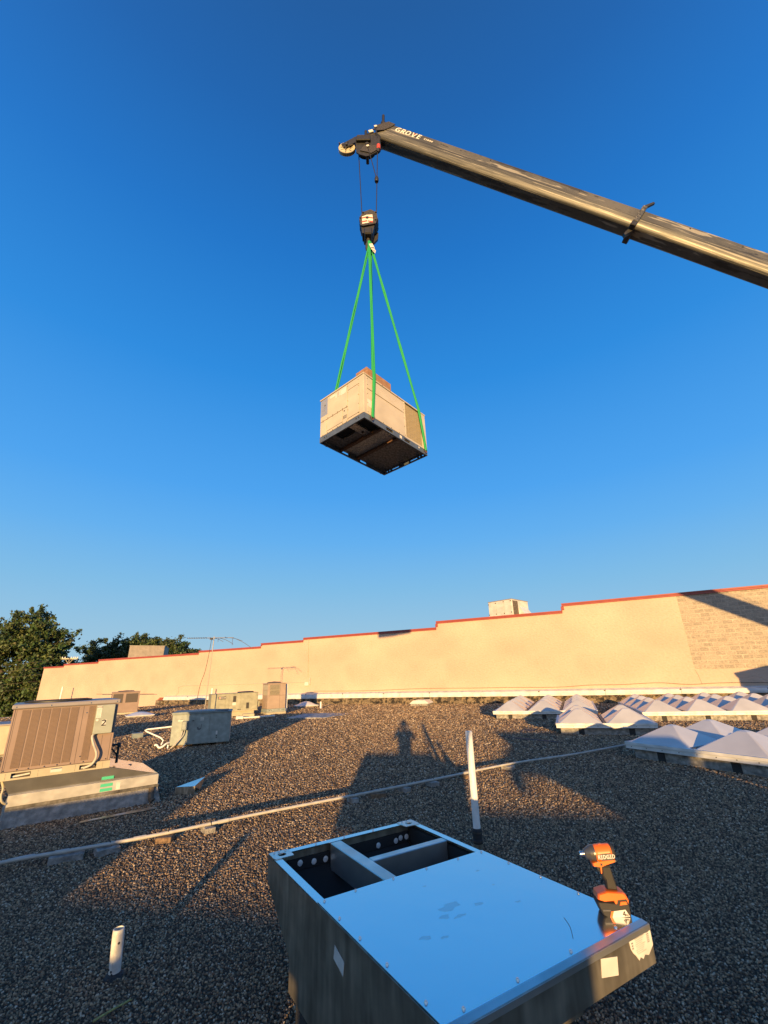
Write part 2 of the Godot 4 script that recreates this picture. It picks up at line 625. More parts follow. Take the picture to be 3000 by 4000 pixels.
func _ready() -> void:
	rng.seed = 77
	var a := deg_to_rad(AZW)
	NW = Vector3(sin(a), 0, -cos(a))
	WD = Vector3(cos(a), 0, sin(a))
	make_view()
	make_materials()
	make_roof()
	make_wall()
	make_trees()
	make_skylights()
	make_unit_two()
	make_grey_unit()
	make_far_units()
	make_neighbour_units()
	make_adapter()
	make_driver()
	make_load()
	make_crane()
	make_pipes()
	make_small_things()
	make_behind()
	make_person()
	make_gravel()

# ------------------------------------------------------------------ the setting
func roof_point(s: float, d: float) -> Vector3:
	var p := NW * d + WD * s
	return Vector3(p.x, roof_y(p.x, p.z), p.z)

func eave_s(d: float) -> float:
	return -38.4 + 0.137 * (27.3 - d)

func make_roof() -> void:
	var st := st_new()
	var ns := 60
	var nd := 42
	for i in ns:
		for j in nd:
			var q := []
			for e in [[0, 0], [1, 0], [1, 1], [0, 1]]:
				var d := lerpf(-14.0, 27.2, float(j + e[1]) / nd)
				var s := lerpf(eave_s(d), 26.0, float(i + e[0]) / ns)
				q.append(roof_point(s, d))
			face(st, q, Vector3.UP)
	var roof := struct("roof", st.commit(), MT["roof_base"])
	# gravel stop along the far left eave, in lengths
	for k in 8:
		var d0 := lerpf(-14.0, 27.2, k / 8.0)
		var d1 := lerpf(-14.0, 27.2, (k + 1) / 8.0) - 0.02
		var p0 := roof_point(eave_s(d0), d0)
		var p1 := roof_point(eave_s(d1), d1)
		var u := Vector3(0, 0.07, 0)
		var o := -WD * 0.04
		part(roof, "gravel_stop", quads([
			[[p0 + u, p1 + u, p1 + u - o * 3.0, p0 + u - o * 3.0], Vector3.UP],
			[[p0 + u, p1 + u, p1 - u * 3.0 + o, p0 - u * 3.0 + o], -WD],
			[[p0 + u - o * 3.0, p1 + u - o * 3.0, p1 - o * 4.0, p0 - o * 4.0], WD]]), MT["white_metal"])
	# outside walls under the roof edge
	var e0 := roof_point(eave_s(-14.0), -14.0)
	var e1 := roof_point(eave_s(27.2), 27.2)
	var e2 := roof_point(26.0, 27.2)
	var e3 := roof_point(26.0, -14.0)
	var low := -6.0
	var wq := []
	for pr in [[e0, e1, -WD], [e1, e2, NW], [e2, e3, WD], [e3, e0, -NW]]:
		var a: Vector3 = pr[0]
		var b: Vector3 = pr[1]
		wq.append([[a - Vector3(0, 0.02, 0), b - Vector3(0, 0.02, 0), Vector3(b.x, low, b.z), Vector3(a.x, low, a.z)], pr[2]])
	part(roof, "outer_wall", quads(wq), MT["stucco"])
	var gm := PlaneMesh.new()
	gm.size = Vector2(1600, 1600)
	var g := struct("ground", gm, MT["grass"])
	g.position = Vector3(0, -6.0, 0)

func make_wall() -> void:
	var wxf := Transform3D(Basis(WD, Vector3.UP, -NW), NW * DW)
	var b := thing("neighbouring_building", "long cream stucco building with stepped red coping and bare block patch", "building", wxf)
	# steps of the parapet: [s from, s to, top]
	var steps := [[-64.3, -59.66, 3.86], [-59.66, -52.42, 4.07], [-52.42, -35.88, 4.315], [-35.88, -28.1, 4.50], [-28.1, -23.57, 4.745], [-23.57, -12.23, 4.92], [-12.23, -4.27, 5.31], [-4.27, 14.0, 5.70]]
	var cs0 := 1.36
	var cs1 := 6.85
	var cy := 1.96
	var pts := [[-64.3, -6.0], [14.0, -6.0], [14.0, 5.60], [cs1, 5.60], [cs1, cy], [cs0, cy], [cs0, 5.60]]
	for i in range(steps.size() - 1, -1, -1):
		var t: float = steps[i][2] - 0.1
		if i < steps.size() - 1:
			pts.append([steps[i][1], t])
		else:
			pts.append([cs0 - 0.3, t])
		pts.append([steps[i][0], t])
	part(b, "stucco_wall", extrude(pts, -0.05, 0.0), MT["stucco"])
	var bp := [[-64.25, -6.0], [13.98, -6.0], [13.98, 5.55]]
	for i in range(steps.size() - 1, -1, -1):
		bp.append([steps[i][1] - 0.02, steps[i][2] - 0.15])
		bp.append([steps[i][0] + 0.02, steps[i][2] - 0.15])
	part(b, "backing_wall", extrude(bp, -0.30, -0.052), MT["mortar"])
	# the bare block patch: each block its own piece, the joints flush mortar
	var bm := []
	for k in 2:
		bm.append(cbox(0.382 if k == 0 else 0.179, 0.179, 0.05, 0.006))
	var row := 0
	var y := cy + 0.012
	while y < 5.58:
		var hgt := minf(0.179, 5.585 - y)
		var s := cs0 + 0.012
		var first := row % 2 == 1
		while s < cs1 - 0.05:
			var half := first or s + 0.39 > cs1
			first = false
			var wdt := 0.179 if half else 0.382
			var m: Material = MT["block%d" % rng.randi_range(0, 3)]
			var o := part(b, "block", bm[1] if half else bm[0], m, Vector3(s + wdt / 2, y + hgt / 2, -0.034 + rng.randf_range(-0.002, 0.003)))
			if hgt < 0.17:
				o.scale = Vector3(1, hgt / 0.179, 1)
			s += wdt + 0.024
		y += 0.203
		row += 1
	part(b, "mortar_bed", box(Vector3(cs0, cy, -0.05), Vector3(cs1, 5.55, -0.012), 0.0), MT["mortar"])
	# coping lengths and risers
	for i in steps.size():
		var a: Array = steps[i]
		var ns := int(ceil((a[1] - a[0]) / 3.05))
		for k in ns:
			var s0 := lerpf(a[0], a[1], float(k) / ns)
			var s1 := lerpf(a[0], a[1], float(k + 1) / ns) - 0.004
			if i == 0 and k == 0:
				s0 -= 0.06
			var t: float = a[2]
			part(b, "coping", extrude([[-0.36, t + 0.004], [0.07, t - 0.012], [0.07, t - 0.085], [0.045, t - 0.095], [0.055, t - 0.175], [0.02, t - 0.175], [0.02, t - 0.06], [-0.36, t - 0.04]].map(func(p): return Vector2(p[0], p[1])), -s1, -s0), MT["coping"], Vector3.ZERO, Basis(Vector3(0, 0, 1), Vector3.UP, Vector3(-1, 0, 0)))
		if i > 0:
			var lo: float = steps[i - 1][2]
			part(b, "coping_riser", box(Vector3(a[0] - 0.055, lo + 0.006, -0.33), Vector3(a[0] + 0.11, a[2] - 0.18, 0.058), 0.008), MT["coping"])
	# end wall and roof deck behind the parapet
	part(b, "end_wall", box(Vector3(-64.29, -6.0, -26.0), Vector3(-64.05, 3.7, -0.31), 0.0), MT["stucco"])
	part(b, "roof_deck", quads([[[Vector3(-64.0, 2.9, -0.32), Vector3(13.9, 4.75, -0.32), Vector3(13.9, 4.75, -26), Vector3(-64.0, 2.9, -26)], Vector3.UP]]), MT["membrane"])
	part(b, "low_ledge", box(Vector3(-64.75, -6.0, -1.0), Vector3(-63.9, 0.16, 0.06), 0.01), MT["stucco"])
	# surface conduit down the wall, the clips and the cable running along
	part(b, "wall_conduit", tube([Vector3(-23.05, 4.75, 0.03), Vector3(-22.95, 1.97, 0.03)], 0.02, 8), MT["stucco"])
	part(b, "junction_box", box(Vector3(-23.2, 1.42, 0.0), Vector3(-22.85, 1.66, 0.09), 0.01), MT["pvc_dirty"])
	part(b, "mast_bracket", box(Vector3(-22.78, 1.50, 0.02), Vector3(-22.68, 1.97, 0.07), 0.006), MT["conduit"])
	part(b, "wall_cable", tube(curve([Vector3(-23.1, 1.66, 0.03), Vector3(-27.5, 1.63, 0.03), Vector3(-33.7, 1.54, 0.03), Vector3(-37.75, 1.49, 0.03), Vector3(-38.0, 0.96, 0.03), Vector3(-38.3, 0.72, 0.03)]), 0.012, 6), MT["conduit"])
	part(b, "slack_cable", tube(curve([Vector3(-22.3, 1.04, 0.02), Vector3(-17.9, 1.05, 0.02), Vector3(-14.3, 1.15, 0.02), Vector3(-12.1, 1.18, 0.02), Vector3(-10.1, 1.18, 0.02), Vector3(-7.7, 1.2, 0.02), Vector3(-5.1, 1.20, 0.02), Vector3(-3.5, 1.29, 0.02), Vector3(-2.0, 1.30, 0.02), Vector3(-0.3, 1.37, 0.02), Vector3(1.0, 1.28, 0.02), Vector3(2.5, 1.34, 0.02), Vector3(6.0, 1.31, 0.02)]), 0.011, 6), MT["wood_grey"])
	part(b, "stucco_crack", tube([Vector3(1.37, 1.95, 0.0), Vector3(1.45, 1.7, 0.0), Vector3(1.52, 1.28, 0.0)], 0.006, 5), MT["wood_grey"])

	# low parapet of our own roof in front of the wall, capped with white metal
	var px := wxf
	var p := thing("low_parapet", "low weathered parapet with white metal cap along foot of cream wall", "parapet", px)
	var knots := [[-39.6, 0.33, 0.69], [-34.3, 0.38, 0.75], [-27.9, 0.46, 0.83], [-20.35, 0.57, 0.95], [-14.2, 0.66, 1.01], [-7.6, 0.74, 1.07], [-3.5, 0.79, 1.12], [0.0, 0.86, 1.16], [4.0, 0.92, 1.20], [14.0, 1.05, 1.33]]
	var kn := func(s: float) -> Vector2:
		for i in range(knots.size() - 1):
			if s <= knots[i + 1][0]:
				var f: float = (s - knots[i][0]) / (knots[i + 1][0] - knots[i][0])
				return Vector2(lerpf(knots[i][1], knots[i + 1][1], f), lerpf(knots[i][2], knots[i + 1][2], f))
		return Vector2(1.05, 1.33)
	var sa := -39.6
	while sa < 13.9:
		var sb := minf(sa + 3.35, 14.0)
		var ka: Vector2 = kn.call(sa)
		var kb: Vector2 = kn.call(sb)
		var e := sb - 0.012
		var st := st_new()
		var prof := []
		for q in [[sa, ka], [e, kb]]:
			var k: Vector2 = q[1]
			prof.append([Vector3(q[0], k.y, 0.004), Vector3(q[0], k.y - 0.09, 0.30), Vector3(q[0], k.x + 0.10, 0.34), Vector3(q[0], k.x + 0.10, 0.37), Vector3(q[0], k.x, 0.37), Vector3(q[0], k.x, 0.30)])
		for i in 5:
			face(st, [prof[0][i], prof[1][i], prof[1][i + 1], prof[0][i + 1]], Vector3(0, 0.5, 1) if i != 4 else Vector3(0, -1, 0))
		for side in 2:
			face(st, [prof[side][0], prof[side][1], prof[side][2], prof[side][5]], Vector3(-1 if side == 0 else 1, 0, 0))
		part(p, "metal_cap", st.commit(), MT["white_metal"])
		if fposmod(sa * 7.3, 3.0) < 2.2:
			part(p, "cap_seam", box(Vector3(e - 0.05, kb.y - 0.13, 0.29), Vector3(e + 0.03, kb.y - 0.075, 0.315), 0.0), MT["wood_grey"])
		sa = sb
	# rough base, following the roof
	var bs := st_new()
	var n := 60
	for i in n:
		var s0 := lerpf(-39.5, 14.0, float(i) / n)
		var s1 := lerpf(-39.5, 14.0, float(i + 1) / n)
		var k0: Vector2 = kn.call(s0)
		var k1: Vector2 = kn.call(s1)
		face(bs, [Vector3(s0, k0.x + 0.02, 0.28), Vector3(s1, k1.x + 0.02, 0.28), Vector3(s1, -0.6, 0.33), Vector3(s0, -0.6, 0.33)], Vector3(0, 0, 1))
	face(bs, [Vector3(-39.5, 0.5, 0), Vector3(-39.5, 0.5, 0.28), Vector3(-39.5, -0.6, 0.33), Vector3(-39.5, -0.6, 0)], Vector3(-1, 0, 0))
	part(p, "rough_base", bs.commit(), MT["peeled"])
	# brick pier at its left end
	var pier := thing("brick_pier", "small broken brick pier at left end of the white capped parapet", "pier", wxf * Transform3D(Basis(), Vector3(-40.2, -0.3, 0.2)))
	part(pier, "render", box(Vector3(-0.42, 0.0, -0.18), Vector3(0.55, 0.62, 0.2), 0.03), MT["peeled"])
	for r in 3:
		for k in 4 - r:
			part(pier, "brick", cbox(0.20, 0.066, 0.20, 0.006), MT["brick_red"], Vector3(-0.2 + r * 0.12 + k * 0.215, 0.66 + r * 0.077, 0.0))
	# slim rail on the eave to its left
	var rail := thing("eave_railing", "thin wire railing with one post on far roof edge", "railing", Transform3D(Basis(), Vector3.ZERO))
	var rp := [wall_pt(-50.0, 0.85, 0.8), wall_pt(-45.7, 0.86, 0.8), wall_pt(-40.9, 0.86, 0.5)]
	part(rail, "wire", tube(rp, 0.018, 6), MT["wood_grey"])
	part(rail, "post", tube([wall_pt(-45.7, -0.55, 0.8), wall_pt(-45.7, 0.98, 0.8)], 0.05, 8), MT["wood_grey"])

# ------------------------------------------------------------------ trees
func tree(label: String, base: Vector3, height: float, crown: Array, leaves: int, sd: int, tone: float) -> void:
	var r := RandomNumberGenerator.new()
	r.seed = sd
	var t := thing("tree", label, "tree", Transform3D(Basis(), base), "trees beyond the cream building")
	var tr := st_new()
	var fork := height * 0.35
	var rad := height * 0.028
	add_tube(tr, [Vector3.ZERO, Vector3(0.15, fork * 0.5, 0.1), Vector3(0, fork, 0)], [rad * 1.3, rad, rad * 0.85], 10)
	var clumps := []
	for c in crown:
		var cc: Vector3 = c[0]
		var rr: Vector3 = c[1]
		add_tube(tr, [Vector3(0, fork * 0.9, 0), (Vector3(0, fork, 0) + cc) * 0.5 + Vector3(0, 0.4, 0), cc + Vector3(0, rr.y * 0.3, 0)], [rad * 0.6, rad * 0.4, rad * 0.12], 7)
		var nc: int = int(c[2] * 1.5)
		for k in nc:
			var v := Vector3(r.randfn(), r.randfn(), r.randfn()).normalized()
			var q := pow(r.randf(), 0.42)
			var p := cc + v * rr * q * (0.85 + 0.3 * r.randf())
			clumps.append([p, 0.45 + 0.7 * r.randf(), v])
			if k % 5 == 0:
				add_tube(tr, [cc + v * rr * 0.2, p], [rad * 0.12, rad * 0.04], 5, false)
	part(t, "trunk", tr.commit(), MT["bark"])
	var st := st_new()
	var per: int = maxi(8, int(leaves / float(clumps.size())))
	for c in clumps:
		var shade := 0.75 + 0.5 * r.randf()
		var cr: float = c[1]
		var out: Vector3 = (c[2] + Vector3(0, 0.35, 0)).normalized()
		var g := Color(0.032, 0.062, 0.018).lerp(Color(0.065, 0.085, 0.022), r.randf())
		var twig := r.randf() < 0.35
		for k in per:
			var v := Vector3(r.randfn(), r.randfn() * 0.7, r.randfn()) * cr * 0.48
			if twig:
				v = v * 0.45 + out * r.randf() * cr * 1.5
			var p: Vector3 = c[0] + v
			var n := Vector3(r.randfn(), r.randfn() + 0.4, r.randfn()).normalized()
			var a := n.cross(Vector3(r.randfn(), r.randfn(), r.randfn())).normalized()
			var b := n.cross(a)
			var sz := 0.13 + 0.14 * r.randf()
			var col := Color(g.r * shade * tone * (0.8 + 0.4 * r.randf()), g.g * shade * tone * (0.8 + 0.4 * r.randf()), g.b * shade * tone)
			var q := [p - a * sz, p + b * sz * 0.55, p + a * sz, p - b * sz * 0.55]
			for i in [0, 1, 2, 0, 2, 3]:
				st.set_normal(n)
				st.set_color(col)
				st.add_vertex(q[i])
	part(t, "crown", st.commit(), MT["leaf"])

func make_trees() -> void:
	tree("large dark green tree rising left of the cream wall's end", Vector3(-49.8, -6, -62.5), 18.0, [
		[Vector3(0.0, 14.4, 0), Vector3(3.4, 3.2, 3.2), 80], [Vector3(-3.2, 11.2, 0.5), Vector3(3.6, 4.0, 3.2), 90], [Vector3(3.4, 12.2, -0.5), Vector3(3.1, 3.3, 2.8), 80],
		[Vector3(2.5, 7.6, 0.5), Vector3(4.2, 3.4, 3.4), 95], [Vector3(-3.0, 6.0, 1.2), Vector3(4.2, 3.8, 3.4), 95], [Vector3(0.8, 3.6, 2.0), Vector3(4.5, 3.0, 2.6), 80], [Vector3(4.6, 5.4, -2.0), Vector3(2.2, 2.6, 2.4), 40]], 60000, 101, 1.0)
	tree("dark tree behind left end of wall, between the big tree and grey rooftop unit", Vector3(-50.0, -6, -84.0), 14.5, [
		[Vector3(-1.4, 12.0, 0), Vector3(5.0, 3.2, 3.6), 90], [Vector3(4.2, 13.0, 0), Vector3(4.4, 2.6, 3.2), 80], [Vector3(0.5, 7.8, 0), Vector3(5.2, 3.6, 3.6), 60]], 36000, 102, 0.9)
	tree("broad dark tree whose crown shows above and behind the grey rooftop unit", Vector3(-43.8, -6, -86.0), 16.0, [
		[Vector3(-1.4, 13.6, 0), Vector3(4.0, 2.6, 3.2), 80], [Vector3(2.6, 13.0, 0.5), Vector3(3.8, 2.5, 3.2), 70], [Vector3(0, 8.5, 0), Vector3(5.0, 3.5, 3.6), 50]], 32000, 103, 0.9)
	tree("rightmost dark tree sloping down behind stepped coping near the antenna", Vector3(-39.6, -6, -88.0), 14.0, [
		[Vector3(-0.8, 12.6, 0), Vector3(3.2, 2.2, 3.0), 60], [Vector3(2.2, 11.6, 0), Vector3(3.0, 2.0, 3.0), 56], [Vector3(0, 8.0, 0), Vector3(4.2, 3.0, 3.4), 40]], 26000, 104, 0.9)
	# utility pole between them
	var pole := thing("utility_pole", "wooden utility pole crossarm with white insulators above the coping", "utility pole", Transform3D(Basis(Vector3.UP, 0.1), Vector3(-42.6, -6.0, -61.9)))
	part(pole, "post", tube([Vector3(0, 0, 0), Vector3(0, 11.2, 0)], [0.16, 0.12], 10), MT["wood_grey"])
	part(pole, "crossarm", box(Vector3(-1.0, 11.02, -0.06), Vector3(1.0, 11.17, 0.06), 0.01), MT["rail_beige"])
	for s in [-1.0, 1.0]:
		part(pole, "brace", tube([Vector3(0.0, 10.4, 0.08), Vector3(0.5 * s, 11.05, 0.08)], 0.035, 6), MT["rail_beige"])
	var ins := lathe([[0, 0], [0.05, 0], [0.09, 0.06], [0.06, 0.1], [0.09, 0.15], [0.0, 0.2]], 10)
	for x in [-0.95, -0.62, 0.2, 0.5, 0.72, 0.98]:
		part(pole, "insulator", ins, MT["pvc"], Vector3(x, 11.17, 0))
	for k in 5:
		var y0: float = 7.6 + 0.75 * k
		var wp := []
		for i in 9:
			var f := i / 8.0
			wp.append(Vector3(0.3 - 34.0 * f, y0 - 2.2 * f - 1.3 * sin(PI * f) * 0.4, 5.0 + 7.0 * f))
		part(pole, "power_line", tube(wp, 0.011, 5), MT["wood_grey"])

# ------------------------------------------------------------------ skylights
func skylight(label: String, corner: Vector3, az: float, cols: int, rows: int, mod: float, top: float, peak: float, skip := []) -> void:
	var t := thing("skylight", label, "skylight", frame(corner, az), "pyramid skylights on the gravel roof")
	var w := cols * mod
	var d := rows * mod
	var c := 0.09
	part(t, "curb", box(Vector3(c, -0.25, -d + c), Vector3(w - c, top - 0.09, -c), 0.015), MT["cap_sheet"])
	# white rim of channel sections, four lengths
	var prof := [[0.0, top - 0.11], [0.0, top - 0.05], [-0.012, top - 0.045], [-0.012, top], [0.10, top], [0.10, top - 0.03], [0.02, top - 0.03], [0.02, top - 0.11]].map(func(p): return Vector2(p[0], p[1]))
	part(t, "rim", extrude(prof, 0.0, w), MT["sky_white"], Vector3.ZERO, Basis(Vector3(0, 0, -1), Vector3.UP, Vector3(1, 0, 0)))
	part(t, "rim", extrude(prof, 0.0, w), MT["sky_white"], Vector3(w, 0, -d), Basis(Vector3(0, 0, 1), Vector3.UP, Vector3(-1, 0, 0)))
	part(t, "rim", extrude(prof, 0.01, d - 0.01), MT["sky_white"], Vector3(0, 0, -d), Basis(Vector3(1, 0, 0), Vector3.UP, Vector3(0, 0, 1)))
	part(t, "rim", extrude(prof, 0.01, d - 0.01), MT["sky_white"], Vector3(w, 0, 0), Basis(Vector3(-1, 0, 0), Vector3.UP, Vector3(0, 0, -1)))
	# screws along the front rim
	var sc := disc(0.008, 0.004, 8)
	for k in int(w / 0.3):
		part(t, "rim_screw", sc, MT["worn_steel"], Vector3(0.12 + 0.3 * k, top - 0.075, 0.0), Basis(Vector3.RIGHT, PI / 2))
	# rails between the pyramids
	for i in range(1, cols):
		part(t, "rail", box(Vector3(i * mod - 0.035, top - 0.02, -d + 0.1), Vector3(i * mod + 0.035, top + 0.012, -0.1), 0.004), MT["worn_steel"])
	for j in range(1, rows):
		part(t, "rail", box(Vector3(0.1, top - 0.022, -j * mod - 0.03), Vector3(w - 0.1, top + 0.008, -j * mod + 0.03), 0.004), MT["worn_steel"])
	# moulded acrylic pyramids with softened ridges
	var key := "pyr%.3f_%.3f" % [mod, peak]
	if not cache.has(key):
		var st := st_new()
		var h := mod * 0.5 - 0.05
		var rr := [[1.0, 0.0], [0.97, 0.045], [0.55, 0.5], [0.14, 0.93], [0.05, 0.985], [0.0, 1.0]]
		for q in 4:
			var b := Basis(Vector3.UP, q * PI / 2)
			for i in range(rr.size() - 1):
				var a0: float = rr[i][0] * h
				var a1: float = rr[i + 1][0] * h
				var y0: float = rr[i][1] * peak
				var y1: float = rr[i + 1][1] * peak
				var k := 0.93       # ridge rounding
				var fl := [b * Vector3(-a0 * k, y0, a0), b * Vector3(a0 * k, y0, a0), b * Vector3(a1 * k, y1, a1), b * Vector3(-a1 * k, y1, a1)]
				face(st, fl, b * Vector3(0, 0.4, 1))
				var rg := [b * Vector3(a0 * k, y0, a0), b * Vector3(a0, y0, a0 * k), b * Vector3(a1, y1, a1 * k), b * Vector3(a1 * k, y1, a1)]
				face(st, rg, b * Vector3(1, 0.4, 1))
		cache[key] = st.commit()
	for i in cols:
		for j in rows:
			part(t, "pyramid", cache[key], MT["acrylic"], Vector3((i + 0.5) * mod, top - 0.005, -(j + 0.5) * mod))
	# tar daubs on the curb
	for k in cols:
		var x := (k + 0.45) * mod
		part(t, "tar_daub", box(Vector3(x, -0.02, -c - 0.02), Vector3(x + 0.14, top - 0.13, -c + 0.012), 0.02), MT["tar"])

func make_skylights() -> void:
	skylight("nearest pyramid skylight at right, bank with bluish panes and long white rim", on_roof(4.60, -9.55), 153.0, 3, 2, 1.22, 0.29, 0.30)
	skylight("small skylight bank of four pyramids between the near and far banks", on_roof(4.55, -13.1), 111.0, 2, 2, 1.2, 0.29, 0.33)
	skylight("far left skylight bank three pyramids wide, close to the white capped parapet", on_roof(3.98, -18.1), 112.0, 3, 4, 1.2, 0.29, 0.33)
	skylight("far right skylight bank, the widest, running out of the picture", on_roof(8.2, -15.5), 108.0, 5, 4, 1.2, 0.29, 0.33)
	# single domes
	dome_light("low white dome skylight behind the brown louvred unit", on_roof(-13.75, -26.7), 58.0, 1.3, 0.30)
	dome_light("white dome skylight by the parapet, right of the tall brown unit", on_roof(-5.25, -31.0), 58.0, 1.15, 0.38)
	var t := thing("flat_skylight", "small flat skylight on curb near the parapet, mid roof", "skylight", frame(on_roof(2.05, -28.3), 112.0))
	part(t, "curb", box(Vector3(-0.52, -0.1, -0.5), Vector3(0.52, 0.16, 0.5), 0.01), MT["cap_sheet"])
	part(t, "cover", extrude([[-0.58, 0.162], [0.58, 0.162], [0.56, 0.2], [0.36, 0.34], [-0.36, 0.34], [-0.56, 0.2]], -0.5, 0.5), MT["dome"])

func dome_light(label: String, pos: Vector3, az: float, wd: float, h: float) -> void:
	var t := thing("dome_skylight", label, "skylight", frame(pos, az), "single dome skylights")
	part(t, "curb", box(Vector3(-wd / 2, -0.08, -wd / 2), Vector3(wd / 2, 0.10, wd / 2), 0.01), MT["cap_sheet"])
	part(t, "frame", box(Vector3(-wd / 2 - 0.04, 0.102, -wd / 2 - 0.04), Vector3(wd / 2 + 0.04, 0.15, wd / 2 + 0.04), 0.01), MT["sky_white"])
	var st := st_new()
	var n := 14
	for i in n:
		for j in n:
			var q := []
			var nn := []
			for e in [[0, 0], [1, 0], [1, 1], [0, 1]]:
				var u: float = -1.0 + 2.0 * (i + e[0]) / n
				var v: float = -1.0 + 2.0 * (j + e[1]) / n
				q.append(Vector3(u * wd / 2, 0.152 + (h - 0.15) * (1.0 - u * u) * (1.0 - v * v) * 1.0, v * wd / 2))
				nn.append(Vector3(2 * u * (h - 0.15) * (1 - v * v), wd / 2, 2 * v * (h - 0.15) * (1 - u * u)).normalized())
			smooth_tri(st, q[0], q[1], q[2], nn[0], nn[1], nn[2])
			smooth_tri(st, q[0], q[2], q[3], nn[0], nn[2], nn[3])
	part(t, "dome", st.commit(), MT["dome"])

# ------------------------------------------------------------------ rooftop units
func louvres(x0: float, x1: float, y0: float, y1: float, n: int, z: float, lean := 0.0) -> ArrayMesh:
	var st := st_new()
	var dy := (y1 - y0) / n
	for i in n:
		var y := y0 + i * dy
		var q := [Vector3(x0, y, z + 0.001), Vector3(x1, y, z + 0.001), Vector3(x1, y + dy * 0.78, z + 0.008), Vector3(x0, y + dy * 0.78, z + 0.008)]
		face(st, q, Vector3(0, -0.5, 1))
		face(st, [q[3], q[2], Vector3(x1, y + dy * 0.84, z + 0.001), Vector3(x0, y + dy * 0.84, z + 0.001)], Vector3(0, 1, 0.3))
	return st.commit()

func screws(list: Array, r := 0.009) -> ArrayMesh:     # list of [pos, axis]
	var st := st_new()
	for e in list:
		var p: Vector3 = e[0]
		var a: Vector3 = e[1]
		add_tube(st, [p - a * 0.002, p + a * 0.006], r, 6)
	return st.commit()

